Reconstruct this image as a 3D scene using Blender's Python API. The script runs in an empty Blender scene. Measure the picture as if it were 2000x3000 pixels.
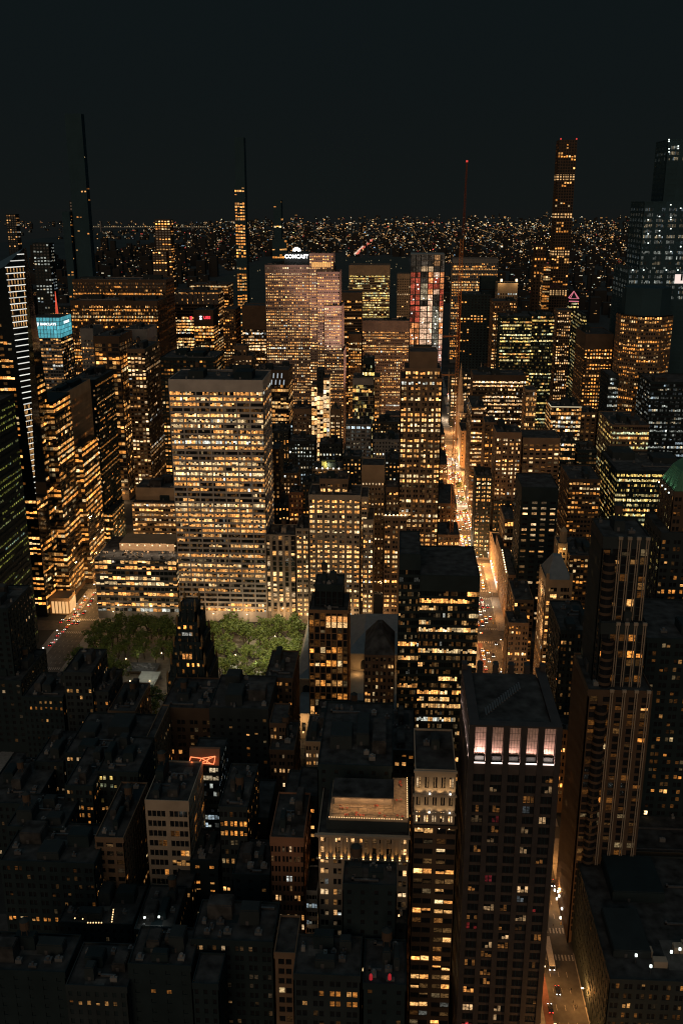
import bpy, math, random
from mathutils import Vector
from mathutils.bvhtree import BVHTree

# ---------------------------------------------------------------- scene, camera, light
S = bpy.context.scene
COL = S.collection
R = math.radians
HC, F, PITCH, YAW = 310.0, 2862.0, R(17.5), R(3.2)
cam_d = bpy.data.cameras.new('camera')
cam_d.sensor_fit = 'VERTICAL'
cam_d.sensor_height = 36.0
cam_d.lens = 36.0 * F / 3000.0
cam_d.clip_start, cam_d.clip_end = 1.0, 90000.0
cam = bpy.data.objects.new('camera', cam_d)
COL.objects.link(cam)
cam.location = (0, 0, HC)
cam.rotation_euler = (R(90) - PITCH, 0, YAW)
S.camera = cam

W = bpy.data.worlds.new('World')
S.world = W
W.use_nodes = True
wn, wl = W.node_tree.nodes, W.node_tree.links
bg = wn['Background']
tc = wn.new('ShaderNodeTexCoord')
sx = wn.new('ShaderNodeSeparateXYZ')
rp = wn.new('ShaderNodeValToRGB')
wl.new(tc.outputs['Generated'], sx.inputs[0])
wl.new(sx.outputs['Z'], rp.inputs[0])
wl.new(rp.outputs['Color'], bg.inputs['Color'])
e = rp.color_ramp.elements
e[0].position, e[0].color = 0.0, (.0062, .0082, .0080, 1)
e[1].position, e[1].color = 0.10, (.0052, .0078, .0084, 1)
for p, c in ((0.24, (.0046, .0080, .0092, 1)), (0.45, (.045, .070, .078, 1)), (1.0, (.080, .122, .136, 1))):  # overhead sky, unseen, brightened as added fill for dark roofs and ground
    q = e.new(p)
    q.color = c
bg.inputs['Strength'].default_value = 1.0

sun_d = bpy.data.lights.new('city_glow', 'SUN')
sun_d.energy, sun_d.color, sun_d.angle = 0.57, (1.0, .68, .43), R(40)
sun = bpy.data.objects.new('city_glow', sun_d)
COL.objects.link(sun)
sun.rotation_euler = (R(90 - 16), 0, R(-10))       # low, from the lit city behind the camera

S.view_settings.view_transform = 'Standard'
S.view_settings.look = 'None'
S.view_settings.exposure = 0.0
S.view_settings.gamma = 1.0
S.render.film_transparent = False
cy = S.cycles
cy.max_bounces, cy.diffuse_bounces, cy.glossy_bounces = 4, 2, 2
cy.transmission_bounces, cy.transparent_max_bounces, cy.volume_bounces = 2, 4, 0
cy.sample_clamp_indirect = 1.5
cy.sample_clamp_direct = 0.0
cy.caustics_reflective = cy.caustics_refractive = False
cy.use_denoising = True
cy.use_adaptive_sampling = False
try:
    cy.denoiser = 'OPENIMAGEDENOISE'
    cy.denoising_prefilter = 'ACCURATE'
    cy.use_light_tree = True
except Exception:
    pass
cy.filter_width = 1.15

# ---------------------------------------------------------------- maths
_cy, _sy, _cp, _sp = math.cos(YAW), math.sin(YAW), math.cos(PITCH), math.sin(PITCH)
FW, RT, UP = (-_sy * _cp, _cy * _cp, -_sp), (_cy, _sy, 0.0), (-_sy * _sp, _cy * _sp, _cp)


def ray(px, py):
    u, v = (px - 1000) / F, (1500 - py) / F
    return [FW[i] + u * RT[i] + v * UP[i] for i in range(3)]


def at(px, py, Y):                       # the point of the vertical plane at grid depth Y
    d = ray(px, py)
    t = Y / d[1]
    return d[0] * t, HC + d[2] * t


def gnd(px, py, Z=0.0):                  # the point of the horizontal plane at height Z
    d = ray(px, py)
    t = (Z - HC) / d[2]
    return d[0] * t, d[1] * t


def proj(X, Y, Z):
    q = (X, Y, Z - HC)
    z = sum(FW[i] * q[i] for i in range(3))
    if z < 1:
        return 9e9, 9e9, 1
    return (1000 + F * sum(RT[i] * q[i] for i in range(3)) / z, 1500 - F * sum(UP[i] * q[i] for i in range(3)) / z, z)


def st(n):                               # centre line of the n-th cross street
    return 35 + 80.5 * (n - 34)


# ---------------------------------------------------------------- materials
MATS = {}


def node_mat(name):
    m = bpy.data.materials.new(name)
    m.use_nodes = True
    return m, m.node_tree.nodes, m.node_tree.links, m.node_tree.nodes['Principled BSDF']


def mat(name, col, rough=.85, var=.25, scale=.15, metal=0.0, spec=.3):
    """a surface with worn, slightly uneven colour"""
    if name in MATS:
        return MATS[name]
    m, n, l, b = node_mat(name)
    g = n.new('ShaderNodeNewGeometry')
    t = n.new('ShaderNodeTexNoise')
    t.inputs['Scale'].default_value = scale
    t.inputs['Detail'].default_value = 5
    l.new(g.outputs['Position'], t.inputs['Vector'])
    r = n.new('ShaderNodeValToRGB')
    r.color_ramp.elements[0].position, r.color_ramp.elements[1].position = .3, .7
    r.color_ramp.elements[0].color = tuple(c * (1 - var) for c in col) + (1,)
    r.color_ramp.elements[1].color = tuple(min(1, c * (1 + var)) for c in col) + (1,)
    l.new(t.outputs['Fac'], r.inputs[0])
    l.new(r.outputs['Color'], b.inputs['Base Color'])
    b.inputs['Roughness'].default_value = rough
    b.inputs['Metallic'].default_value = metal
    b.inputs['Specular IOR Level'].default_value = spec
    MATS[name] = m
    return m


def glow(name, col, s=1.0, sample='NONE'):
    if name in MATS:
        return MATS[name]
    m, n, l, b = node_mat(name)
    b.inputs['Base Color'].default_value = (.02, .02, .02, 1)
    b.inputs['Emission Color'].default_value = tuple(col) + (1,)
    b.inputs['Emission Strength'].default_value = s
    m.cycles.emission_sampling = sample
    MATS[name] = m
    return m


def window_mat(name, per_object, plain=False):
    """lit window: its own lamp colour, broken by blinds, ceilings and furniture"""
    m, n, l, b = node_mat(name)
    b.inputs['Base Color'].default_value = (.015, .016, .018, 1)
    b.inputs['Roughness'].default_value = .12
    if per_object:
        a = n.new('ShaderNodeObjectInfo')
        out = a.outputs['Color']
    else:
        a = n.new('ShaderNodeAttribute')
        a.attribute_name = 'lamp'
        out = a.outputs['Color']
    g = n.new('ShaderNodeNewGeometry')
    mp = n.new('ShaderNodeMapping')
    mp.inputs['Scale'].default_value = (.75, .75, 1.35)
    l.new(g.outputs['Position'], mp.inputs['Vector'])
    t = n.new('ShaderNodeTexNoise')
    t.inputs['Scale'].default_value = 1.0
    t.inputs['Detail'].default_value = 3
    t.inputs['Roughness'].default_value = .7
    l.new(mp.outputs[0], t.inputs['Vector'])
    r = n.new('ShaderNodeValToRGB')
    r.color_ramp.elements[0].position, r.color_ramp.elements[1].position = .36, .64
    lo, hi = (.55, 1.15) if plain else (.16, 1.55)
    r.color_ramp.elements[0].color = (lo, lo * .9, lo * .8, 1)
    r.color_ramp.elements[1].color = (hi, hi, hi, 1)
    l.new(t.outputs['Fac'], r.inputs[0])
    x = n.new('ShaderNodeMix')
    x.data_type = 'RGBA'
    x.blend_type = 'MULTIPLY'
    x.inputs[0].default_value = 1.0
    l.new(out, x.inputs[6])
    l.new(r.outputs['Color'], x.inputs[7])
    l.new(x.outputs[2], b.inputs['Emission Color'])
    b.inputs['Emission Strength'].default_value = 1.0
    m.cycles.emission_sampling = 'NONE'
    MATS[name] = m
    return m


WIN_O, WIN_S = window_mat('lit_window', True), window_mat('lit_window_rows', False)
PLN_S = window_mat('lamp_points', False, True)
WALLS = dict(
    travertine=(.36, .32, .29), lime=(.31, .25, .19), stone=(.27, .22, .17), tan=(.30, .21, .13), brown=(.15, .10, .065),
    dkbrown=(.075, .05, .034), brick=(.20, .10, .06), dark=(.027, .035, .038), black=(.017, .027, .031), steel=(.10, .105, .11),  # teal in dark and black: faint night glow put into the colour
    grey=(.17, .165, .16), white=(.6, .57, .52), pink=(.23, .165, .14), bronze=(.17, .095, .048), green=(.05, .12, .08),
    copper=(.07, .19, .12), concrete=(.24, .23, .21))
for k, c in WALLS.items():
    mat(k, c, rough=.85 if k not in ('steel', 'bronze') else .55, var=.16, scale=.12, spec=.06 if k in ('black', 'dark') else .2)
mat('roof', (.034, .034, .034), .95, .75, .22)
mat('gravel', (.075, .072, .068), .95, .35, .4)
mat('asphalt', (.055, .053, .051), .8, .3, .3)
mat('pavement', (.21, .195, .18), .85, .2, .6)
mat('paint', (.30, .29, .27), .7, .55, 1.2)
mat('ground', (.026, .029, .029), .95, .3, .05)
mat('metal', (.12, .12, .125), .5, .2, 1.0, metal=.6)
mat('glass', (.012, .013, .015), .12, .3, .4, spec=.6)
mat('glass2', (.008, .012, .014), .06, .3, .4, spec=.8)

PAL = dict(
    amber=[(5, (.95, .35, .065)), (3, (1, .48, .14)), (1, (1, .70, .34))],
    warm=[(4, (1, .41, .10)), (4, (1, .53, .18)), (2, (1, .70, .35)), (.3, (.8, .82, .72))],
    pale=[(3, (1, .55, .22)), (3, (1, .68, .37)), (.35, (.85, .9, .86)), (1.5, (.95, .43, .12))],
    white=[(3, (.72, .78, .70)), (1, (1, .8, .5)), (1, (.55, .7, .8))],
    green=[(4, (.36, .38, .07)), (1, (.5, .55, .22)), (1, (.14, .22, .08)), (.5, (.42, .62, .5))],
    yellow=[(3, (.75, .52, .14)), (2, (.85, .68, .3)), (1, (.45, .5, .3)), (1, (.9, .4, .1))],
    mixed=[(5, (.85, .34, .08)), (.5, (.8, .06, .06)), (1, (.42, .5, .55)), (2, (1, .62, .3)), (.1, (.25, .5, .25))],
    dim=[(3, (.45, .2, .06)), (2, (.8, .4, .13)), (1, (.5, .5, .45))],
    red=[(4, (.85, .14, .07)), (3, (.95, .35, .15)), (2, (1, .62, .32))])


def pick(rng, pal):
    w = PAL[pal]
    x = rng.random() * sum(q[0] for q in w)
    for q in w:
        x -= q[0]
        if x <= 0:
            return q[1]
    return w[-1][1]


# ---------------------------------------------------------------- mesh helpers
class MB:
    def __init__(s):
        s.v, s.f, s.c, s.m = [], [], [], []

    def quad(s, a, b, c, d, col=None, mi=0):
        i = len(s.v)
        s.v += [a, b, c, d]
        s.f.append((i, i + 1, i + 2, i + 3))
        s.c.append(col)
        s.m.append(mi)

    def poly(s, pts, mi=0):
        i = len(s.v)
        s.v += list(pts)
        s.f.append(tuple(range(i, i + len(pts))))
        s.c.append(None)
        s.m.append(mi)

    def hexa(s, p, mi=0):                 # 8 points: bottom ring then top ring
        i = len(s.v)
        s.v += p
        for q in ((0, 3, 2, 1), (4, 5, 6, 7), (0, 1, 5, 4), (1, 2, 6, 5), (2, 3, 7, 6), (3, 0, 4, 7)):
            s.f.append(tuple(i + k for k in q))
            s.c.append(None)
            s.m.append(mi)

    def box(s, x0, x1, y0, y1, z0, z1, mi=0):
        s.hexa([(x0, y0, z0), (x1, y0, z0), (x1, y1, z0), (x0, y1, z0), (x0, y0, z1), (x1, y0, z1), (x1, y1, z1), (x0, y1, z1)], mi)

    def obox(s, o, u, n, u0, u1, n0, n1, z0, z1, mi=0):
        P = lambda a, b, z: (o[0] + u[0] * a + n[0] * b, o[1] + u[1] * a + n[1] * b, z)
        s.hexa([P(u0, n1, z0), P(u1, n1, z0), P(u1, n0, z0), P(u0, n0, z0), P(u0, n1, z1), P(u1, n1, z1), P(u1, n0, z1), P(u0, n0, z1)], mi)

    def prism(s, pts, z0, z1, mi=0, top=None):
        n = len(pts)
        t = top or pts
        i = len(s.v)
        s.v += [(x, y, z0) for x, y in pts] + [(x, y, z1) for x, y in t]
        for k in range(n):
            j = (k + 1) % n
            s.f.append((i + k, i + j, i + n + j, i + n + k))
            s.c.append(None)
            s.m.append(mi)
        s.f.append(tuple(i + n + k for k in range(n)))
        s.c.append(None)
        s.m.append(mi)

    def cyl(s, x, y, z0, z1, r0, r1=None, n=10, mi=0):
        r1 = r0 if r1 is None else r1
        ring = lambda r: [(x + r * math.cos(2 * math.pi * k / n), y + r * math.sin(2 * math.pi * k / n)) for k in range(n)]
        s.prism(ring(r0), z0, z1, mi, ring(max(r1, .01)))

    def tube(s, a, b, r, n=6, mi=0):
        a, b = Vector(a), Vector(b)
        d = (b - a).normalized()
        k = Vector((0, 0, 1)) if abs(d.z) < .9 else Vector((1, 0, 0))
        u = d.cross(k).normalized()
        w = d.cross(u)
        i = len(s.v)
        for c in (a, b):
            for j in range(n):
                t = 2 * math.pi * j / n
                s.v.append(tuple(c + u * (r * math.cos(t)) + w * (r * math.sin(t))))
        for j in range(n):
            q = (j + 1) % n
            s.f.append((i + j, i + q, i + n + q, i + n + j))
            s.c.append(None)
            s.m.append(mi)

    def build(s, name, mats, parent=None, o=(0, 0, 0), label=None, kind=None):
        if not s.f:
            return None
        me = bpy.data.meshes.new(name)
        me.from_pydata([(a - o[0], b - o[1], c - o[2]) for a, b, c in s.v], [], s.f)
        if not isinstance(mats, (list, tuple)):
            mats = [mats]
        for m in mats:
            me.materials.append(MATS[m] if isinstance(m, str) else m)
        if any(s.m):
            me.polygons.foreach_set('material_index', s.m)
        if any(c is not None for c in s.c):
            at_ = me.attributes.new('lamp', 'FLOAT_COLOR', 'FACE')
            buf = []
            for c in s.c:
                buf += list(c or (0, 0, 0)) + [1.0]
            at_.data.foreach_set('color', buf)
        ob = bpy.data.objects.new(name, me)
        COL.objects.link(ob)
        if parent:
            ob.parent = parent
        else:
            ob.location = o
        if label:
            ob['label'] = label
        if kind:
            ob['kind'] = kind
        return ob


def thing(name, label, cat, loc, group=None):
    o = bpy.data.objects.new(name, None)
    COL.objects.link(o)
    o.location = loc
    o.empty_display_size = .1
    o['label'], o['category'] = label, cat
    if group:
        o['group'] = group
    return o


def copy_thing(src, loc, rz=0.0, label=None):
    r = src.copy()
    COL.objects.link(r)
    r.location = loc
    r.rotation_euler = (0, 0, rz)
    if label:
        r['label'] = label
    for ch in src.children:
        c = ch.copy()
        COL.objects.link(c)
        c.parent = r
        for g in ch.children:
            d = g.copy()
            COL.objects.link(d)
            d.parent = c
    return r


def text(body, size, loc, rz, m, parent, name='sign_letters', o=(0, 0, 0), ext=.15):
    cu = bpy.data.curves.new(name, 'FONT')
    cu.body, cu.size, cu.extrude = body, size, ext
    cu.align_x, cu.align_y = 'CENTER', 'CENTER'
    cu.offset = size * .02
    cu.materials.append(m)
    ob = bpy.data.objects.new(name, cu)
    COL.objects.link(ob)
    ob.parent = parent
    ob.location = tuple(loc[i] - o[i] for i in range(3))
    ob.rotation_euler = (R(90), 0, rz)
    bpy.context.view_layer.update()
    me = bpy.data.meshes.new_from_object(ob.evaluated_get(bpy.context.evaluated_depsgraph_get()))
    ms = bpy.data.objects.new(name, me)
    COL.objects.link(ms)
    ms.parent, ms.location, ms.rotation_euler = parent, ob.location, ob.rotation_euler
    bpy.data.objects.remove(ob)
    return ms


# ---------------------------------------------------------------- buildings
BV, BF = [], []                           # solid hull of the city, for finding what stands in front


def hull(x0, x1, y0, y1, z1):
    i = len(BV)
    BV.extend([(x0, y0, 0), (x1, y0, 0), (x1, y1, 0), (x0, y1, 0), (x0, y0, z1), (x1, y0, z1), (x1, y1, z1), (x0, y1, z1)])
    for q in ((4, 5, 6, 7), (0, 1, 5, 4), (1, 2, 6, 5), (2, 3, 7, 6), (3, 0, 4, 7)):
        BF.append(tuple(i + k for k in q))


STY = dict(
    grid=dict(bw=3.2, fh=3.9, wf=.55, hf=.52),
    punch=dict(bw=3.0, fh=3.7, wf=.42, hf=.50, dp=.3),
    pair=dict(bw=4.7, fh=3.8, wf=.62, hf=.55, sub=2, gap=.5),
    vert=dict(bw=2.6, fh=3.9, wf=.55, hf=.6, dp=.6, spd=.3),
    band=dict(bw=7.0, fh=4.0, wf=.97, hf=.52, sub=4),
    glass=dict(bw=3.0, fh=4.0, wf=.93, hf=.72, dp=.12),
    plain=dict(bw=5.0, fh=3.8, wf=.3, hf=.42))
DEF = dict(dp=.35, spd=.06, sub=1, gap=.18, wall='brown', core='glass', lit=.4, run=.5, pal='warm', full=.12, dark=.2, inten=1.0,
           attic=2.5, base=5.0, frames=True, roof='roof', faces='SEW')
PANES = []                                # (building, centre, u, normal, w, h, colour)


def style(name, **kw):
    d = dict(DEF)
    d.update(STY[name])
    d.update(kw)
    return d


def face(b, mb, p0, p1, z0, z1, s, rng):
    """one facade between two plan points, its outward side on the right of p0 -> p1"""
    dx, dy = p1[0] - p0[0], p1[1] - p0[1]
    L = math.hypot(dx, dy)
    if L < 2 or z1 - z0 < 4:
        return
    u = (dx / L, dy / L)
    n = (u[1], -u[0])
    nb = max(1, round(L / s['bw']))
    bay = L / nb
    za, zb = z0 + s['base'], z1 - s['attic']
    nf = max(1, int((zb - za) / s['fh']))
    fh = (zb - za) / nf
    pw, sh, dp = bay * (1 - s['wf']), fh * (1 - s['hf']), s['dp']
    if pw > .12:
        for i in range(nb + 1):
            a, c = max(0, i * bay - pw / 2), min(L, i * bay + pw / 2)
            mb.obox(p0, u, n, a, c, -dp, 0, z0, zb)
    if sh > .12:
        for k in range(nf):
            mb.obox(p0, u, n, .02, L - .02, -dp, -s['spd'], za + k * fh, za + k * fh + sh)
    mb.obox(p0, u, n, .02, L - .02, -dp, -s['spd'] - .02, z0, za)
    sub, gap = s['sub'], s['gap']
    pane = (bay - pw - gap * (sub - 1)) / sub
    if sub > 1 and gap > .1:
        for i in range(nb):
            for j in range(1, sub):
                a = i * bay + pw / 2 + j * pane + (j - .5) * gap - gap / 2 + 0
                mb.obox(p0, u, n, a, a + gap, -dp, -dp * .5, za, zb)
    if s['lit'] <= 0:
        return
    ph = fh - sh
    side = s.get('sidelit', 1.0) if abs(u[1]) > .5 else 1.0
    for k in range(nf):
        r = rng.random()
        t = (k + .5) / nf
        pf = s['lit'] * (.35 + 1.3 * rng.random())
        if 'grad' in s:                   # more lights low or high in the tower
            pf *= s['grad'][0] * (1 - t) + s['grad'][1] * t
        if r < s['full']:
            pf = max(pf, .93)
        elif r > 1 - s['dark']:
            pf *= .12
        if 'tl' in s and not s['tl'][0] <= t <= s['tl'][1]:
            continue
        pf = min(.98, pf * side)
        fc = pick(rng, s['pal'])
        fi = 1.08 * s['inten'] * math.exp(rng.gauss(0, .25))
        on = rng.random() < pf
        z = za + k * fh + sh + ph / 2
        keep = .6 if s['pal'] != 'mixed' else .2
        for i in range(nb):
            for j in range(sub):
                if rng.random() > s['run']:
                    on = rng.random() < pf
                dim = 1.0
                if not on:
                    if rng.random() > s.get('dimp', .4) or s['pal'] == 'green' or p0[1] > 1400:
                        continue
                    dim = rng.uniform(.03, .14)
                a = i * bay + pw / 2 + j * (pane + gap) + pane / 2
                c = fc if rng.random() < keep else pick(rng, s['pal'])
                q = fi * math.exp(rng.gauss(0, .5))
                o = -dp + .03
                hh, zz = ph * .94, z
                v = rng.random()
                if v < .34:               # blind half down, or only the lower part of the room in view
                    hh = ph * rng.uniform(.4, .75)
                    zz = z - (ph * .94 - hh) / 2 * (1 if v < .26 else -1)
                PANES.append((b, (p0[0] + u[0] * a + n[0] * o, p0[1] + u[1] * a + n[1] * o, zz), u, n, pane * .96, hh,
                              (c[0] * q * dim, c[1] * q * dim, c[2] * q * dim)))


def gear(root, o, x0, x1, y0, y1, z, rng, n=3, tank=.35, m='dark'):
    """what stands on a flat roof: stair and lift heads, ducts, pipes, cooling units, a tank on legs"""
    w, d = x1 - x0, y1 - y0
    if w < 7 or d < 7:
        return
    taken = []

    def spot(a, c):
        for _ in range(8):
            ux, uy = x0 + .6 + rng.random() * max(.1, w - a - 1.2), y0 + .6 + rng.random() * max(.1, d - c - 1.2)
            if all(ux + a < t[0] or ux > t[1] or uy + c < t[2] or uy > t[3] for t in taken):
                taken.append((ux - .3, ux + a + .3, uy - .3, uy + c + .3))
                return ux, uy
        return None

    for k in range(1 + (n > 1) + (n > 3)):
        bw, bd, bh = w * rng.uniform(.16, .34), d * rng.uniform(.18, .4), rng.uniform(2.5, 6)
        p = spot(bw, bd)
        if not p:
            continue
        bx, by = p
        mb = MB()
        mb.box(bx, bx + bw, by, by + bd, z - .5, z + bh)
        mb.box(bx + .3, bx + bw - .3, by + .3, by + bd - .3, z + bh, z + bh + .4)
        bk = mb.build('bulkhead', rng.choice([m, 'dark', 'black', 'roof']), root, o)
        mb = MB()
        mb.box(bx + bw * .3, bx + bw * .3 + 1, by - .05, by - .01, z - .5, z + 1.7)
        mb.build('roof_door', 'metal', bk, o)
        if k == 0 and rng.random() < tank * .6:
            tx, ty, zz = bx + bw * .5, by + bd * .5, z + bh
            mb = MB()
            for p_, q in ((-1, -1), (1, -1), (1, 1), (-1, 1)):
                mb.tube((tx + p_, ty + q, zz), (tx + p_ * .9, ty + q * .9, zz + 2.6), .12)
            mb.cyl(tx, ty, zz + 2.6, zz + 6.0, 1.7, 1.65, 12)
            wt = mb.build('water_tank', 'dkbrown', root, o)
            mb = MB()
            mb.cyl(tx, ty, zz + 6.0, zz + 7.3, 1.85, .1, 12)
            mb.build('tank_roof', 'dark', wt, o)
    for k in range(n + 1):
        a, c = rng.uniform(1, 2.8), rng.uniform(1, 2.4)
        p = spot(a, c)
        if not p:
            continue
        mb = MB()
        mb.box(p[0], p[0] + a, p[1], p[1] + c, z - .5, z + rng.uniform(.8, 1.8))
        mb.cyl(p[0] + a / 2, p[1] + c / 2, z + .8, z + 2.2, min(a, c) * .3, n=8)
        mb.build('ventilation_unit', rng.choice(['metal', 'grey', 'steel']), root, o)
    if n > 1:
        for k in range(2):
            L_ = rng.uniform(.3, .6) * w
            p = spot(L_, 1.0)
            if p:
                mb = MB()
                mb.box(p[0], p[0] + L_, p[1], p[1] + .7, z + .1, z + .8)
                mb.box(p[0], p[0] + .8, p[1] - .0, p[1] + .75, z - .5, z + 1.6)
                mb.build('roof_duct', 'metal', root, o)
        p = spot(.3, d * .5)
        if p:
            mb = MB()
            mb.tube((p[0], p[1], z - .3), (p[0], p[1] + d * .5, z - .3), .14, 5)
            mb.tube((p[0] + .3, p[1], z - .3), (p[0] + .3, p[1] + d * .5, z - .3), .1, 5)
            mb.build('roof_pipe', 'metal', root, o)
        a, c = w * rng.uniform(.2, .4), d * rng.uniform(.15, .3)
        ux, uy = x0 + rng.random() * (w - a), y0 + rng.random() * (d - c)
        mb = MB()
        mb.quad((ux, uy, z + .006), (ux + a, uy, z + .006), (ux + a, uy + c, z + .006), (ux, uy + c, z + .006))
        mb.build('roof_patch', rng.choice(['gravel', 'black', 'gravel']), root, o)


def bld(name, label, cat, tiers, s, seed=None, group=None, g=2, tank=.3, bulk='dark', cores=True):
    """tiers: (left px, right px, top px, grid depth, plan depth[, overrides]); each stands on the ground"""
    rng = random.Random(seed if seed is not None else label)
    t0 = tiers[0]
    X0 = at(t0[0], t0[2], t0[3])[0]
    X1 = at(t0[1], t0[2], t0[3])[0]
    if len(t0) > 5:
        X0, X1 = t0[5].get('X0', X0), t0[5].get('X1', X1)
    o = ((X0 + X1) / 2, t0[3], 0.0)
    root = thing(name, label, cat, o, group)
    b = dict(root=root, o=o, dims=[])
    wall, core = {}, MB()
    for t in tiers:
        q = dict(s)
        if len(t) > 5:
            q.update(t[5])
        x0, z = at(t[0], t[2], t[3])
        x1 = at(t[1], t[2], t[3])[0]
        if 'X0' in q:
            x0 = q['X0']
        if 'X1' in q:
            x1 = q['X1']
        z = q.get('Z') or z
        y0, y1 = t[3], t[3] + t[4]
        zb = q.get('z0', 0.0)
        d = q['dp']
        mb = wall.setdefault(q['wall'], MB())
        core.box(x0 + d, x1 - d, y0 + d, y1 - d, zb, z - 1.1)
        hull(x0 + .4, x1 - .4, y0 + .4, y1 - .4, z - .5)
        za = z - max(.8, q['attic'])
        mb.box(x0, x1, y0, y1, za, z - .9)
        for a in ((x0, x1, y0, y0 + .35), (x0, x1, y1 - .35, y1), (x0, x0 + .35, y0 + .35, y1 - .35), (x1 - .35, x1, y0 + .35, y1 - .35)):
            mb.box(*a, z - .9, z)
        roof = MB()
        roof.box(x0 + .35, x1 - .35, y0 + .35, y1 - .35, z - .9, z - .7)
        roof.build('roof', s['roof'], root, o)
        fs = []
        if 'S' in q['faces']:
            fs.append(((x0, y0), (x1, y0)))
        if 'E' in q['faces'] and x0 < 60:
            fs.append(((x1, y0), (x1, y1)))
        if 'W' in q['faces'] and x1 > -60:
            fs.append(((x0, y1), (x0, y0)))
        q2 = dict(q)
        q2['attic'] = max(.8, q['attic'])
        for p0, p1 in fs:
            q3 = q2
            if p0[0] == p1[0] and 'side' in q:
                q3 = dict(q2)
                q3.update(q['side'])
            face(b, mb, p0, p1, zb, z, q3, rng)
        b['dims'].append((x0, x1, y0, y1, z))
        if g:
            gear(root, o, x0 + 1, x1 - 1, y0 + 1, y1 - 1, z - .7, rng, g, tank, bulk)
    if cores:
        core.build('glazing', s['core'], root, o)
    for k, mb in wall.items():
        mb.build('wall', k, root, o)
    return b


def part(b, mb, name, m, label=None):
    return mb.build(name, m, b['root'], b['o'], label)


_pm = {}


def pane_mesh(w, h, u):
    k = (round(w, 1), round(h, 1), round(u[0], 2), round(u[1], 2))
    if k not in _pm:
        me = bpy.data.meshes.new('window')
        a, c = k[0] / 2, k[1] / 2
        me.from_pydata([(-a * u[0], -a * u[1], -c), (a * u[0], a * u[1], -c), (a * u[0], a * u[1], c), (-a * u[0], -a * u[1], c)], [], [(0, 1, 2, 3)])
        me.materials.append(WIN_O)
        _pm[k] = me
    return _pm[k]


def make_windows(min_area=3.0, most=100):
    """keep the lit panes that something other than a wall in front lets one see; the largest become parts of their own"""
    tree = BVHTree.FromPolygons(BV, BF)
    eyes = [Vector((0, 0, HC)), Vector((-45, 0, HC)), Vector((45, 0, HC))]
    per = {}
    for p in PANES:
        c = p[1]
        x, y, dep = proj(*c)
        if not (-140 < x < 2140 and -50 < y < 3120):
            continue
        t = Vector(c) + Vector((p[3][0] * .6, p[3][1] * .6, 0))
        ok = False
        for k, e_ in enumerate(eyes):
            d = t - e_
            if d.x * p[3][0] + d.y * p[3][1] > 0:
                continue
            L = d.length
            if tree.ray_cast(e_, d.normalized(), L - 1.2)[0] is None:
                ok = True
                break
        if not ok:
            continue
        v = Vector(c) - eyes[0]
        cosv = abs(v.normalized().x * p[3][0] + v.normalized().y * p[3][1])
        ar = p[4] * p[5] * (F * .341 / dep) ** 2 * cosv
        if k > 0:
            ar *= .2
        per.setdefault(id(p[0]), (p[0], []))[1].append((ar, p))
    nsing = nall = 0
    for b, ps in per.values():
        ps.sort(key=lambda q: -q[0])
        root, o = b['root'], b['o']
        big = [p for ar, p in ps if ar >= min_area][:most]
        rest = [p for ar, p in ps][len(big):]
        for p in big:
            ob = bpy.data.objects.new('window', pane_mesh(p[4], p[5], p[2]))
            COL.objects.link(ob)
            ob.parent = root
            ob.location = (p[1][0] - o[0], p[1][1] - o[1], p[1][2] - o[2])
            ob.color = (*p[6], 1)
        nsing += len(big)
        nall += len(ps)
        if rest:
            mb = MB()
            for _, c, u, n_, w, h, col in rest:
                a, d = w / 2, h / 2
                mb.quad((c[0] - a * u[0], c[1] - a * u[1], c[2] - d), (c[0] + a * u[0], c[1] + a * u[1], c[2] - d),
                        (c[0] + a * u[0], c[1] + a * u[1], c[2] + d), (c[0] - a * u[0], c[1] - a * u[1], c[2] + d), col)
            mb.build('lit_windows', WIN_S, root, o, kind='stuff')
    print('PANES', len(PANES), 'seen', nall, 'single', nsing)


def lamp(name, loc, power, col, radius=.5, kind='POINT', parent=None, o=(0, 0, 0), rot=None, size=None, spot=None):
    d = bpy.data.lights.new(name, kind)
    d.energy, d.color = power, col
    if kind == 'AREA':
        d.shape = 'RECTANGLE'
        d.size, d.size_y = size
    else:
        d.shadow_soft_size = radius
    if spot:
        d.spot_size, d.spot_blend = spot, .6
    ob = bpy.data.objects.new(name, d)
    COL.objects.link(ob)
    ob.location = tuple(loc[i] - o[i] for i in range(3))
    if rot:
        ob.rotation_euler = rot
    if parent:
        ob.parent = parent
    return ob


def aim(ob, src, dst):
    d = Vector(dst) - Vector(src)
    ob.rotation_euler = d.to_track_quat('-Z', 'Y').to_euler()
# ================================================================ the city
# ---- ground, water, streets
def sheet(name, m, x0, x1, y0, y1, z, kind='structure'):
    mb = MB()
    mb.quad((x0, y0, z), (x1, y0, z), (x1, y1, z), (x0, y1, z))
    return mb.build(name, m, kind=kind)


sheet('ground', 'ground', -30000, 30000, -2000, 60000, -.15)
mat('water', (.028, .036, .037), .75, .2, .002, spec=.1)
mat('park_ground', (.022, .030, .026), .95, .3, .02)
mb = MB()
mb.quad((-1900, -500, -.05), (-1900, 7000, -.05), (-3300, 7000, -.05), (-3300, -500, -.05))
mb.quad((-1900, 7000, -.05), (-2250, 16000, -.05), (-3580, 16000, -.05), (-3300, 7000, -.05))
mb.build('river', 'water', kind='structure')
sheet('park_lawn', 'park_ground', -767, 57, 2062, 6140, -.02)
AV5, AV6, MAD = 72.0, -239.0, 222.0
mb = MB()
mb.box(AV5 - 8.6, AV5 + 8.6, 150, 6000, -.14, 0)
mb.build('avenue_road', 'asphalt', kind='structure')
mb = MB()
mb.box(AV6 - 9, AV6 + 9, 150, 2040, -.14, -.004)
mb.build('wide_avenue_road', 'asphalt', kind='structure')
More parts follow.
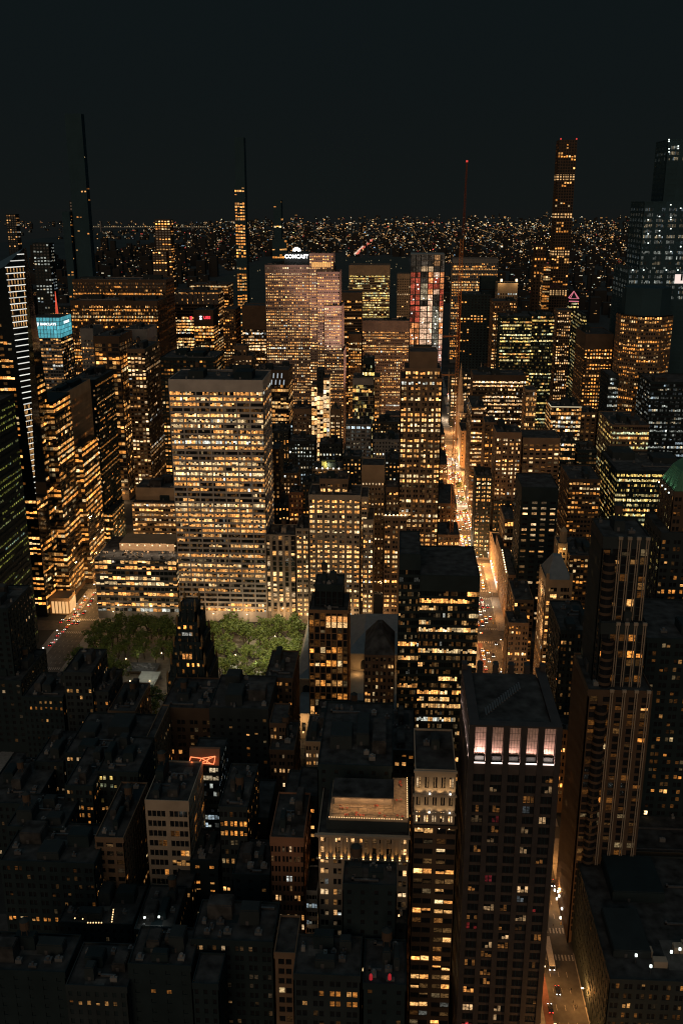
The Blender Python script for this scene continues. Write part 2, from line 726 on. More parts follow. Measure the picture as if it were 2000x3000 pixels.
mb = MB()
mb.box(MAD - 7, MAD + 7, 150, 5000, -.14, -.004)
mb.build('side_avenue_road', 'asphalt', kind='structure')
for n_ in range(36, 60):
    mb = MB()
    w = 9.0 if n_ in (42, 57) else 5.2
    mb.box(-900, 700, st(n_) - w, st(n_) + w, -.14, -.008)
    mb.build('street_road', 'asphalt', kind='structure')
mb = MB()
for n_ in range(36, 58):                  # raised pavements with kerbs, block by block
    a, b_ = st(n_) + (9 if n_ == 42 else 5.2), st(n_ + 1) - (9 if n_ == 41 else 5.2)
    for x0, x1 in ((AV5 - 16.5, AV5 - 8.6), (AV5 + 8.6, AV5 + 16.5), (AV6 - 17, AV6 - 9), (AV6 + 9, AV6 + 17)):
        mb.box(x0, x1, a, b_, -.14, .14)
mb.build('pavement', 'pavement', kind='structure')
mb = MB()
for n_ in range(36, 52):                  # crossings and lane lines
    for sgn in (-1, 1):
        yy = st(n_) + sgn * ((9 if n_ == 42 else 5.2) + 3.0)
        for k in range(12):
            x = AV5 - 7.9 + k * 1.42
            mb.quad((x, yy - 1.7, .006), (x + .62, yy - 1.7, .006), (x + .62, yy + 1.7, .006), (x, yy + 1.7, .006))
    y = st(n_) + 16
    while y < st(n_ + 1) - 14:
        for x in (AV5 - 3.0, AV5 + .5, AV5 + 4.0):
            mb.quad((x, y, .006), (x + .16, y, .006), (x + .16, y + 3, .006), (x, y + 3, .006))
        y += 9
for n_ in range(38, 50):
    for k in range(12):
        x = AV6 - 8.3 + k * 1.42
        for yy in (st(n_) - (12 if n_ == 42 else 8.2), st(n_) + (12 if n_ == 42 else 8.2)):
            mb.quad((x, yy - 1.7, .006), (x + .62, yy - 1.7, .006), (x + .62, yy + 1.7, .006), (x, yy + 1.7, .006))
    y = st(n_) + 16
    while y < st(n_ + 1) - 14:
        for x in (AV6 - 4.6, AV6 - 1.3, AV6 + 2.0, AV6 + 5.2):
            mb.quad((x, y, .006), (x + .16, y, .006), (x + .16, y + 3, .006), (x, y + 3, .006))
        y += 9
mb.build('road_markings', 'paint', kind='structure')
mb = MB()
mat('bus_lane', (.13, .055, .045), .8, .2, .5)
for n_ in range(36, 56):
    mb.quad((AV5 - 8.4, st(n_) + 14, .004), (AV5 - 5.3, st(n_) + 14, .004), (AV5 - 5.3, st(n_ + 1) - 14, .004), (AV5 - 8.4, st(n_ + 1) - 14, .004))
mb.build('bus_lane', 'bus_lane', kind='structure')

mat('night', (.028, .055, .068), .9, .1, .05, spec=.03)  # sky glow put into the wall colour, so unlit towers blend in
mat('bus_lane2', (.1, .05, .04), .8, .2, .5)
OT, SK, AP, BB, SB, HB = 'office_tower', 'skyscraper', 'apartment_tower', 'brick_building', 'stone_building', 'hotel_building'
# ---- the towers against the sky
bld(SK, 'tallest dark supertall tower above the far left skyline, only a few warm windows', 'skyscraper',
    [(190, 238, 333, 1890, 18), (182, 204, 620, 1880, 30, dict(lit=.35))],
    style('glass', fh=5.0, bw=6, wf=.55, hf=.5, lit=.17, pal='amber', full=.01, wall='night', core='night', dark=.5, grad=(1.2, .22), inten=.5), 3, g=0)
bld(SK, 'pencil-thin dark tower with lit floors in its lower half and unlit top', 'skyscraper',
    [(687, 714, 402, 1890, 22, dict(lit=.0)), (686, 715, 543, 1889, 24)],
    style('glass', fh=5.5, bw=5, wf=.8, hf=.6, lit=.62, pal='amber', full=.3, dark=.28, wall='night', core='night'), 5, g=0)
bld(SK, 'slim black tower rising behind the broadcaster slab with the cloud-shaped sign', 'skyscraper',
    [(801, 823, 586, 1975, 26, dict(lit=.02)), (797, 840, 700, 1965, 30, dict(lit=.5, fh=5))],
    style('glass', fh=4.5, bw=5, lit=.05, pal='amber', wall='night', core='night'), 7, g=0)
G432 = bld(SK, 'slender square-grid tower of even windows with bright mechanical floors', 'skyscraper',
           [(1636, 1690, 410, 1815, 28)],
           style('glass', fh=4.75, bw=4.8, wf=.66, hf=.66, dp=.5, spd=.05, lit=.13, pal='amber', full=.04, dark=.3, attic=1, base=1, wall='dkbrown', core='glass'), 9, g=0)
bld(SK, 'narrow old stone tower with a lit crown beside the square-grid tower', 'tower',
    [(1568, 1597, 720, 1850, 26, dict(Z=None) if 0 else dict()), (1564, 1600, 752, 1849, 28)],
    style('vert', fh=6, bw=5, lit=.05, pal='amber', wall='dkbrown', grad=(.1, 4)), 11, g=0)
bld(SK, 'gold-lit bronze glass tower hugging the foot of the square-grid tower', 'tower',
    [(1592, 1613, 776, 1740, 28)], style('glass', fh=4, bw=4, lit=.75, pal='amber', wall='bronze', inten=.5), 13, g=0)
bld(AP, 'lit apartment tower standing alone at the edge of the dark park', 'apartment tower',
    [(453, 498, 643, 2070, 30), (446, 488, 735, 2060, 30, dict(lit=.05))], style('grid', fh=5, bw=6, wf=.6, lit=.55, pal='amber', wall='dkbrown'), 15, g=0)
bld(AP, 'small tower with a blue light line along its roof at the far left edge', 'apartment tower',
    [(17, 46, 627, 2650, 26)], style('grid', fh=6, bw=7, lit=.35, pal='dim', wall='dark'), 17, g=0)
bld(OT, 'dark tower with greenish white window rows behind the striped glass tower', 'office tower',
    [(95, 143, 712, 1950, 30)], style('grid', fh=6, bw=6, wf=.6, lit=.4, pal='white', wall='dark', inten=.4), 19, g=0)
bld(AP, 'dim tower full of tiny lights just right of the tallest far left tower', 'apartment tower',
    [(203, 253, 588, 2010, 30)], style('grid', fh=6, bw=6, lit=.3, pal='dim', wall='dark', grad=(1.4, .6)), 21, g=0)

# ---- left: the wide avenue of office slabs
bld(OT, 'broad dark slab, rearmost of the office slabs at the left, scattered lit floors', 'office slab',
    [(212, 486, 818, 1252, 46)], style('band', bw=6, fh=4.2, hf=.55, sub=5, lit=.45, pal='amber', full=.25, dark=.25, attic=4, wall='dkbrown', side=dict(lit=.3), grad=(.7, 1.3), dp=.6), 23, g=3)
bld(OT, 'broad dark slab with finely lit floors in front of the rearmost office slab', 'office slab',
    [(206, 461, 880, 1172, 50)], style('vert', bw=1.9, fh=4.0, wf=.6, hf=.6, lit=.5, pal='amber', full=.25, dark=.25, attic=6, wall='dkbrown'), 25, g=4)
bld(OT, 'slab with a white vertically striped corner panel at the left', 'office slab',
    [(234, 272, 962, 1092, 40)], style('vert', bw=1.7, fh=4, wf=.5, hf=.5, lit=.25, full=.16, pal='amber', wall='grey', attic=13), 27, g=1)
bld(OT, 'slab topped by a white ribbed mechanical floor over one bright row', 'office slab',
    [(362, 430, 964, 1094, 48)], style('vert', bw=1.7, fh=4, wf=.5, hf=.6, lit=.3, full=.1, pal='amber', wall='grey', attic=12, grad=(.1, 1.6)), 29, g=1)
bld(OT, 'dark tower with four wide glowing floors high under its roof', 'office tower',
    [(273, 349, 984, 1012, 52)], style('band', bw=11, fh=4.6, wf=.82, hf=.7, sub=3, lit=.35, pal='amber', full=.12, grad=(.6, 1.2), wall='dkbrown', attic=8), 41, g=2)
bld(OT, 'black tower with thin bright vertical lines and a pink-lit side', 'office tower',
    [(371, 424, 1022, 932, 62)], style('vert', bw=3.4, fh=3.9, wf=.74, hf=.6, dp=.5, lit=.34, pal='pale', full=.12, wall='brown', attic=4, side=dict(lit=.16)), 31, g=2)
bld(OT, 'black granite tower with sparse white windows, left of the ribbed brown towers', 'office tower',
    [(200, 280, 1112, 852, 58)], style('punch', bw=4.5, fh=4.0, wf=.4, hf=.45, lit=.28, pal='pale', wall='black', side=dict(bw=2.5, lit=.36, full=.3, pal='amber', wf=.6), attic=5), 33, g=3)
bld(OT, 'tower caged in brown vertical piers beside the striped glass tower', 'office tower',
    [(132, 197, 1147, 772, 62)], style('vert', bw=3.2, fh=4.1, wf=.56, hf=.55, dp=.9, lit=.3, pal='amber', full=.14, wall='tan', core='glass', side=dict(bw=2.2, lit=.4, wall='black', full=.25), attic=9), 35, g=2)
bld(OT, 'low dark block on the corner with bright doorways under the black granite tower', 'office block',
    [(285, 330, 1500, 850, 40)], style('band', lit=.5, pal='amber', wall='black'), 37, g=1)
bld(OT, 'black slab with roof pods and two lit floors behind the big white-gridded slab', 'office slab',
    [(469, 632, 1047, 932, 50)], style('grid', bw=3.2, fh=4, wf=.72, hf=.55, lit=.4, full=.35, dark=.2, pal='amber', wall='black', attic=3), 39, g=6)
bld(OT, 'office slab with lit rows standing behind the bank tower with the red sign', 'office slab',
    [(556, 668, 832, 1485, 44)], style('band', bw=5, fh=4.2, sub=3, lit=.6, pal='amber', wall='dkbrown', side=dict(lit=.35)), 43, g=1)
UBS = bld(OT, 'bank tower with glazed mechanical crown and small red rooftop sign', 'office tower',
          [(503, 640, 855, 1412, 48, dict(attic=1)), (566, 624, 908, 1333, 40, dict(attic=22, pal='amber'))],
          style('band', bw=6, fh=4.2, wf=.9, hf=.6, sub=3, lit=.68, pal='warm', wall='dkbrown', full=.3, dark=.15), 45, g=1)
bld(OT, 'dark topped tower with lit ribbon floors left of the broadcaster slab', 'office tower',
    [(708, 778, 895, 1335, 36)], style('band', bw=7.5, fh=4.3, wf=.9, hf=.58, sub=4, lit=.8, pal='pale', wall='dkbrown', attic=32, dp=.8), 47, g=0)
bld(SB, 'small stepped stone tower with an orange-lit side below the dark topped tower', 'stone tower',
    [(678, 738, 1042, 1092, 30), (686, 722, 1012, 1098, 18, dict(lit=.1))], style('punch', bw=4, lit=.5, pal='pale', wall='brown', attic=5), 49, g=1)
GEM = bld(OT, 'office tower with slanting white crystal lights under its flat roof', 'office tower',
          [(745, 845, 1083, 1092, 44)], style('band', bw=6, fh=4.6, wf=.94, hf=.66, sub=2, lit=.85, pal='warm', wall='dkbrown', attic=17, full=.5, inten=.9), 51, g=3)
bld(OT, 'dark low tower with orange vertical light streaks below the crystal lights', 'office block',
    [(777, 846, 1262, 1005, 38)], style('vert', bw=3, fh=7, wf=.35, hf=.7, lit=.38, pal='amber', wall='dark'), 53, g=3)

# ---- centre
RCK = bld(SK, 'broadcaster slab with white rooftop sign, pink-lit stepped east end, hundreds of lit windows', 'skyscraper',
          [(776, 935, 776, 1272, 30), (906, 976, 742, 1269, 32), (929, 994, 796, 1266, 50), (950, 1001, 896, 1262, 56), (967, 1006, 1031, 1258, 62)],
          style('grid', bw=2.8, fh=3.6, wf=.54, hf=.48, dp=.5, spd=.2, lit=.84, pal='warm', full=.35, dark=.1, run=.35, wall='pink', attic=3, inten=1.1), 55, g=2, tank=0)
bld(OT, 'tan framed slab with full-width ribbon windows near the dark park', 'office slab',
    [(1022, 1142, 777, 1880, 46)], style('band', bw=10, fh=4.4, wf=.97, hf=.5, sub=4, lit=.7, pal='yellow', full=.4, dark=.12, wall='tan', attic=19, dp=.8), 57, g=0)
bld(SB, 'tan windowed tower squeezed behind the red-lit construction tower', 'stone tower',
    [(1163, 1204, 803, 1830, 30)], style('grid', bw=4, fh=4.4, wf=.5, hf=.5, lit=.45, pal='pale', grad=(1.3, .05), wall='tan', attic=8), 59, g=0)
bld(OT, 'glassy tower with brown blank top and red roof lamps right of the broadcaster slab', 'office tower',
    [(998, 1059, 857, 1490, 40)], style('glass', bw=3, fh=4, wf=.8, hf=.6, lit=.45, pal='amber', wall='brown', attic=12, dark=.2), 61, g=0)
bld(SB, 'narrow brown piered wing in front of the glassy tower with red roof lamps', 'stone tower',
    [(1020, 1059, 978, 1345, 26)], style('vert', bw=3, lit=.7, pal='amber', wall='brown', attic=12), 63, g=0)
bld(SB, 'wide pinkish stone slab with ribbed attic left of the red-lit construction tower', 'stone slab',
    [(1061, 1204, 939, 1348, 30)], style('grid', bw=2.8, fh=3.7, wf=.54, hf=.5, dp=.6, spd=.35, lit=.76, pal='warm', full=.3, run=.35, wall='pink', attic=15), 65, g=3)
bld(OT, 'dark glass office tower with thin greenish floor lines in the city centre', 'office tower',
    [(1033, 1094, 1108, 1012, 36), (1062, 1097, 1048, 1026, 18, dict(lit=.05, wall='black'))],
    style('band', bw=5, fh=4.1, wf=.97, hf=.86, sub=3, lit=.2, pal='yellow', dp=.15, wall='grey', core='glass2', full=.08, attic=7), 67, g=1)
bld(SB, 'narrow wing with a gold-lit edge beside the dark greenish glass tower', 'stone wing',
    [(1096, 1113, 1105, 1016, 30)], style('pair', bw=5, lit=.45, pal='amber', wall='tan'), 69, g=0)
bld(HB, 'pink glowing glass hotel in three stepped bays around a dark shaft', 'hotel',
    [(912, 928, 1127, 1006, 24), (928, 946, 1153, 1000, 24), (947, 964, 1107, 1006, 24)],
    style('glass', bw=3.6, fh=5.0, wf=.94, hf=.86, lit=1, pal='pale', full=1, run=1, inten=.95, wall='brown', grad=(-.1, 1.25), dark=0), 71, g=0)
bld(SB, 'dark chimney-like shaft above the pink glowing glass hotel', 'service shaft',
    [(928, 947, 1084, 1012, 20)], style('plain', lit=.0, wall='dark'), 73, g=1)
bld(SB, 'brown stone block left of the pink hotel with rows of white windows', 'stone building',
    [(858, 911, 1197, 1004, 26)], style('pair', bw=5.4, lit=.62, pal='pale', wall='brown', attic=6), 75, g=2)
bld(SB, 'brown stone block right of the pink hotel with a plain attic', 'stone building',
    [(967, 997, 1199, 1000, 26)], style('pair', bw=5, lit=.7, pal='pale', wall='brown', attic=6), 77, g=1)
bld(SB, 'low terrace block washed in pink light behind the art deco tower', 'terrace block',
    [(1128, 1173, 1217, 1170, 30)], style('band', lit=.8, pal='pale', wall='pink', inten=.9), 79, g=0)
bld(SB, 'gold-lit narrow wall between the greenish glass tower and the pink terrace', 'stone wing',
    [(1108, 1130, 1226, 1090, 24)], style('pair', bw=4, lit=.8, pal='amber', wall='tan', full=.6), 81, g=0)
F500 = bld(SK, 'art deco tower with pointed crown arches and vertical stone piers on the bright avenue', 'skyscraper',
           [(1199, 1281, 1030, 702, 26, dict(attic=13)), (1185, 1291, 1078, 699, 28), (1173, 1296, 1108, 696, 32, dict(grad=(.9, 1.0)))],
           style('pair', bw=4.9, fh=3.8, wf=.66, hf=.58, sub=2, gap=.35, dp=.7, spd=.35, lit=.62, pal='warm', full=.3, dark=.14, wall='brown', inten=1.0, run=.7, grad=(1.35, .9)), 83, g=0)

GRC = bld(SK, 'huge white-gridded office slab with glowing floors standing over the park trees', 'office slab',
          [(493, 770, 1111, 694, 46)],
          style('band', bw=9.9, fh=3.95, wf=.905, hf=.60, sub=6, gap=.06, dp=.55, spd=.12, lit=.58, pal='warm', full=.30, dark=.2, run=.82, wall='travertine', attic=9, base=7, inten=.85, side=dict(lit=.3, sub=4)), 85, g=4)
AEO = bld(SB, 'narrow piered stone building squeezed between the white-gridded slab and the pale windowed block', 'stone building',
          [(775, 866, 1566, 694, 26, dict(attic=.8))], style('vert', bw=4.7, fh=4.0, wf=.56, hf=.8, dp=.9, spd=.75, lit=.32, pal='pale', wall='lime', base=8, grad=(1.8, .2)), 87, g=2, bulk='lime')
SAL = bld(SB, 'wide pale stone office block full of glowing double windows facing the park', 'stone building',
          [(903, 1056, 1449, 694, 30), (866, 904, 1548, 693, 32, dict(attic=2)), (1056, 1078, 1455, 697, 28, dict(bw=5)), (1062, 1094, 1522, 692.5, 32), (935, 1020, 1402, 702, 18, dict(wall='brown', lit=.7))],
          style('pair', bw=5.3, fh=3.85, wf=.62, hf=.56, sub=2, gap=.35, dp=.4, lit=.74, pal='warm', full=.3, dark=.14, run=.6, wall='stone', attic=4, inten=1.15, grad=(1.1, .85)), 89, g=2)
bld(SB, 'tan blank-topped slab tower with small square windows behind the pale windowed block', 'stone tower',
    [(1059, 1126, 1362, 762, 24)], style('punch', bw=2.6, fh=4.1, wf=.42, hf=.42, lit=.16, full=.14, pal='pale', wall='tan', attic=15), 91, g=0)
bld(SB, 'stone block with a floodlit cornice right of the tan blank-topped tower', 'stone building',
    [(1124, 1192, 1510, 695, 30), (1130, 1188, 1427, 708, 20, dict(lit=.25, wall='dkbrown'))], style('pair', bw=5.2, lit=.62, pal='warm', wall='brown', attic=4, sub=2), 93, g=1)
CORN = at(1158, 1506, 694)
GLS = bld(OT, 'low glass office block with busy lit roof terrace beside the park', 'office block',
          [(276, 516, 1637, 694, 54)], style('glass', bw=3.3, fh=4.2, wf=.9, hf=.62, dp=.25, lit=.72, pal='warm', full=.25, dark=.17, run=.65, wall='steel', core='glass2', inten=.95, attic=1), 95, g=0)
bld(OT, 'terraced white-lit office block behind the low glass block with perforated tan top', 'office block',
    [(386, 512, 1472, 775, 40, dict(attic=1)), (397, 512, 1428, 785, 28, dict(attic=14, lit=.7))], style('band', bw=6.5, fh=4.2, sub=3, gap=.2, lit=.85, pal='pale', wall='tan', full=.5, inten=.95), 97, g=2)

# ---- middle distance, mid-block roofs behind the park front
MID = [
    (SB, 'beige roof block with a yellow-lit penthouse and white roof lamps', (915, 1006, 1372, 852, 26), 'pair', dict(lit=.4, pal='warm', wall='tan'), 2),
    (BB, 'square brick block with small white windows behind the narrow piered building', (819, 871, 1385, 850, 26), 'punch', dict(lit=.55, pal='pale', wall='brown'), 2),
    (BB, 'dark mid-block building sprinkled with cold white windows', (845, 921, 1292, 930, 30), 'punch', dict(lit=.45, pal='white', wall='dark', inten=.6), 3),
    (BB, 'dark block with an orange window grid behind the yellow-lit penthouse', (1004, 1058, 1337, 846, 26), 'punch', dict(lit=.5, pal='amber', wall='dark'), 2),
    (SB, 'ornate old stone front with few white windows below the greenish glass tower', (1012, 1087, 1242, 932, 26), 'pair', dict(lit=.16, pal='white', wall='grey'), 3),
    (SB, 'grey roofscape block with one floodlit roof left of the art deco tower', (1092, 1171, 1287, 930, 30), 'punch', dict(lit=.28, pal='pale', wall='grey'), 5),
    (BB, 'tall dark brown block pressed against the east wall of the white-gridded slab', (792, 818, 1315, 772, 26), 'punch', dict(lit=.08, pal='amber', wall='dkbrown'), 1),
    (BB, 'small brick block with a lit cornice behind the narrow piered building', (846, 888, 1442, 762, 22), 'pair', dict(lit=.3, pal='amber', wall='brick'), 2),
    (BB, 'low dark roof in the gap beside the white-gridded slab', (776, 846, 1480, 765, 30), 'punch', dict(lit=.15, pal='amber', wall='dark'), 4),
    (BB, 'dark roof block below the tan blank-topped tower and right of it', (1128, 1172, 1345, 850, 26), 'punch', dict(lit=.4, pal='warm', wall='dark'), 3),
    (BB, 'dark hotel slab with cold windows left of the orange window grid', (935, 1000, 1300, 930, 26), 'punch', dict(lit=.2, pal='white', wall='dark'), 3),
    (BB, 'brown roof cluster beneath the crystal-lit tower', (850, 905, 1240, 1010, 24), 'punch', dict(lit=.3, pal='white', wall='dark'), 3),
    (BB, 'plain dark block just behind the penthouse of the pale windowed block', (885, 935, 1412, 765, 24), 'punch', dict(lit=.25, pal='amber', wall='dark'), 3),
    (BB, 'dark block between the pink hotel and the art deco tower', (1090, 1172, 1235, 1010, 26), 'punch', dict(lit=.3, pal='warm', wall='dark'), 3),
    (OT, 'dark set-back block behind the black slab with roof pods', (640, 705, 1085, 1010, 30), 'grid', dict(lit=.55, pal='amber', wall='dkbrown'), 1),
    (OT, 'lit office face right of the red-sign bank tower', (652, 690, 905, 1330, 40), 'grid', dict(lit=.5, pal='amber', wall='dkbrown'), 0),
    (OT, 'far dark office block left of the tall far left tower', (145, 205, 895, 1400, 40), 'grid', dict(lit=.12, pal='dim', wall='black'), 0),
]
for i, (nm, lb, t, sty, kw, g_) in enumerate(MID):
    bld(nm, lb, 'building', [t], style(sty, **kw), 200 + i, g=g_, tank=.5)

# ---- right of the bright avenue
RIGHT = [
    (OT, 'broad office slab with white vertical fins and even lit rows at the park edge', (1325, 1459, 757, 2010, 44), 'vert', dict(bw=3.2, fh=5, wf=.55, hf=.6, lit=.7, pal='amber', wall='grey', attic=9, full=.3), 0),
    (OT, 'dark box with one bright strip in front of the finned slab', (1409, 1457, 812, 1755, 40), 'band', dict(lit=.0, wall='black', attic=20), 0),
    (SB, 'tan block with two floodlit roof corners and white windows below', (1457, 1516, 829, 1700, 40), 'grid', dict(bw=4, fh=5, lit=.7, pal='white', wall='tan', attic=17, inten=.5), 0),
    (AP, 'big black tower with sparse orange windows beyond the crane mast', (1349, 1438, 862, 1492, 44), 'punch', dict(bw=5, fh=4, wf=.5, hf=.5, lit=.13, pal='amber', wall='black', run=.6, full=.02), 1),
    (OT, 'tall office block brightly lit in square windows beside the big black tower', (1444, 1515, 882, 1335, 44), 'pair', dict(bw=5, fh=4, hf=.55, lit=.72, pal='warm', wall='dkbrown'), 1),
    (OT, 'rounded dark glass tower with yellowish ribbon floors', (1466, 1558, 926, 1255, 40), 'band', dict(bw=5, fh=4, sub=3, lit=.5, pal='yellow', wall='black', core='glass2', full=.2, dark=.25), 1),
    (OT, 'dark tower with two lit ledges beside the yellowish ribbon tower', (1556, 1624, 921, 1265, 40), 'band', dict(bw=5, fh=4.2, sub=3, lit=.16, pal='yellow', wall='black', grad=(.4, 1.5)), 1),
    (SB, 'stone tower with brown piers right of the two-ledge tower', (1634, 1673, 909, 1405, 36), 'vert', dict(bw=3, lit=.4, pal='pale', wall='brown', full=.1), 0),
    (OT, 'tower with slanting rows of lit side windows below the pink pyramid', (1706, 1719, 920, 1180, 66), 'band', dict(bw=5, fh=4.2, sub=3, lit=.5, pal='yellow', wall='black', side=dict(lit=.62)), 0),
    (OT, 'dark ribbed top office tower with lit corner rows left of the curved tower', (1715, 1797, 978, 1092, 60), 'grid', dict(bw=3.1, fh=4, wf=.6, hf=.5, lit=.42, pal='amber', wall='dkbrown', attic=17, full=.15), 1),
    (OT, 'narrow block with cold white rows tucked before the curved tower', (1783, 1813, 1100, 932, 40), 'band', dict(bw=5, fh=4.2, sub=3, lit=.5, pal='white', wall='dark', inten=.45, side=dict(lit=0)), 0),
    (OT, 'dark back block left of the narrow cold-white block', (1700, 1746, 1208, 945, 36), 'vert', dict(bw=4.5, lit=.14, pal='amber', wall='brown'), 1),
    (OT, 'terraced office block with a pale light line around its roof', (1614, 1703, 1192, 932, 34), 'band', dict(bw=5.2, fh=4, wf=.9, hf=.62, sub=2, lit=.85, pal='warm', wall='dkbrown', full=.5, attic=1.2, inten=.9), 2),
    (OT, 'dark low block with a white lit top floor below the terraced office block', (1642, 1686, 1292, 852, 34), 'band', dict(bw=5, sub=3, lit=.45, pal='pale', wall='black'), 3),
    (OT, 'dark block with a blank tan penthouse wall right of the white lit top floor', (1690, 1748, 1318, 855, 34), 'band', dict(lit=.18, pal='amber', wall='black'), 2),
    (OT, 'very wide dark-roofed tower with slanting lit west windows at the right edge', (1806, 2030, 1378, 775, 66), 'band', dict(bw=7, fh=4.1, wf=.95, hf=.52, sub=6, lit=.55, pal='yellow', wall='black', full=.2, dark=.22, attic=3, side=dict(lit=.45, sub=4)), 3),
    (OT, 'penthouse block behind the very wide dark roof with two lit rows', (1792, 1902, 1244, 852, 60), 'band', dict(bw=6, fh=4.3, sub=4, lit=.5, pal='yellow', wall='brown', attic=2), 2),
    (OT, 'brown-edged dark office tower with dim rows left of the very wide tower', (1667, 1759, 1403, 775, 46), 'grid', dict(bw=2.8, fh=4, wf=.75, hf=.5, lit=.3, pal='amber', wall='dkbrown', full=.16, attic=3, inten=.55), 2),
    (OT, 'black tower with four columns of whitish windows right of the bright avenue', (1528, 1636, 1427, 694, 40), 'punch', dict(bw=6.9, fh=4.1, wf=.56, hf=.44, lit=.5, pal='pale', wall='black', attic=11, inten=.6, run=.3, side=dict(lit=.06)), 0),
    (SB, 'brown stone tower with a pale cornice and lit square windows', (1453, 1528, 1266, 852, 34), 'pair', dict(bw=5.4, lit=.42, pal='pale', wall='brown', attic=6), 2),
    (SB, 'stepped old tower with a scalloped crown of arches', (1531, 1641, 1282, 853, 34), 'vert', dict(bw=5.5, fh=3.9, wf=.6, hf=.5, lit=.27, pal='warm', wall='brown', attic=6), 0),
    (OT, 'long office slab with white lit rows and dark end bays above the brown stone tower', (1385, 1541, 1098, 1090, 40), 'band', dict(bw=6.3, fh=4.1, wf=.94, hf=.5, sub=4, lit=.6, pal='pale', wall='dkbrown', attic=7), 2),
    (SB, 'square block of white lit windows directly behind the church spires', (1321, 1380, 1091, 1405, 40), 'pair', dict(bw=6, fh=4.3, wf=.7, hf=.58, lit=.82, pal='pale', wall='dark', full=.5), 1),
    (OT, 'stacked lit balconies block beside the long office slab', (1540, 1572, 1142, 1010, 26), 'band', dict(bw=4.4, fh=5.4, wf=.84, hf=.62, lit=.82, pal='warm', wall='tan', inten=.7), 0),
    (OT, 'corner office building with bright banded floors facing the bright avenue', (1381, 1421, 1192, 1008, 66), 'band', dict(bw=5.5, fh=4.2, sub=2, lit=.7, pal='pale', wall='dkbrown', attic=1, side=dict(lit=.85, pal='pale')), 1),
    (SB, 'narrow brown tower between the banded corner building and the pale cornice tower', (1420, 1453, 1237, 932, 30), 'pair', dict(bw=5, lit=.45, pal='amber', wall='brown'), 1),
    (BB, 'block with a neat grid of small lit windows above the low avenue roofs', (1394, 1441, 1393, 850, 30), 'pair', dict(bw=4.6, lit=.75, pal='warm', wall='dark'), 2),
    (SB, 'tan blank-sided building standing on the bright avenue halfway up', (1350, 1372, 1262, 1170, 50), 'plain', dict(lit=.2, pal='amber', wall='tan', side=dict(lit=.5)), 1),
    (SB, 'long low tan-roofed row along the east side of the bright avenue', (1420, 1441, 1683, 700, 96), 'pair', dict(wall='brown', X0=87.6, X1=95.5, bw=4.8, lit=.5, pal='amber', side=dict(lit=.7, pal='amber', wf=.7)), 3),
    (SB, 'flat grey-roofed building with a yellow lamp-lit marquee', (1444, 1466, 1702, 698, 44), 'pair', dict(X0=96, X1=101.5, lit=.3, pal='amber', wall='tan'), 0),
    (SB, 'beige plain building with a single column of lit windows', (1446, 1477, 1537, 772, 34), 'plain', dict(X0=96.5, X1=105, bw=4, lit=.55, pal='pale', wall='lime', attic=2), 1),
    (OT, 'narrow office block with warm glowing open floors right of the beige building', (1478, 1512, 1521, 762, 40), 'band', dict(bw=4.5, fh=5.4, wf=.9, hf=.62, sub=2, lit=.85, pal='warm', wall='dkbrown'), 1),
    (BB, 'dark roof block right of the bright avenue behind the beige building', (1444, 1500, 1468, 850, 34), 'pair', dict(lit=.4, pal='amber', wall='dark'), 3),
    (SB, 'terraced brown building with set-back roof terraces below the black four-column tower', (1506, 1563, 1757, 622, 38), 'band', dict(bw=5, fh=4.2, wf=.85, sub=2, lit=.2, pal='amber', wall='brown', side=dict(lit=.55)), 1),
    (SB, 'bow-fronted brown apartment building in front of the terraced one', (1488, 1549, 1824, 600, 20), 'pair', dict(bw=5, lit=.2, pal='amber', wall='brown', side=dict(lit=.5)), 1),
    (SB, 'slim turret building lit gold beside the dark pyramid roof', (1634, 1662, 1592, 628, 16), 'pair', dict(bw=5, lit=.2, pal='amber', wall='tan'), 0),
    (SB, 'brown office block with lit dim rows below the brown-edged tower', (1668, 1746, 1627, 622, 40), 'grid', dict(bw=2.6, wf=.75, lit=.45, pal='amber', wall='dkbrown', inten=.55), 3),
    (OT, 'plain black block with a handful of orange windows left of the ribbed apartment tower', (1641, 1737, 1845, 472, 40), 'pair', dict(lit=.12, pal='amber', wall='black', side=dict(lit=.14)), 2),
    (OT, 'dark office tower far behind the curved tower at the right edge', (1905, 2040, 1118, 940, 50), 'band', dict(lit=.28, pal='white', wall='black', inten=.35), 1),
]
for i, (nm, lb, t, sty, kw, g_) in enumerate(RIGHT):
    kw = dict(kw)
    kw['lit'] = min(.9, kw.get('lit', .4) * 1.15)
    bld(nm, lb, 'building', [t], style(sty, **kw), 300 + i, g=g_, tank=.35)

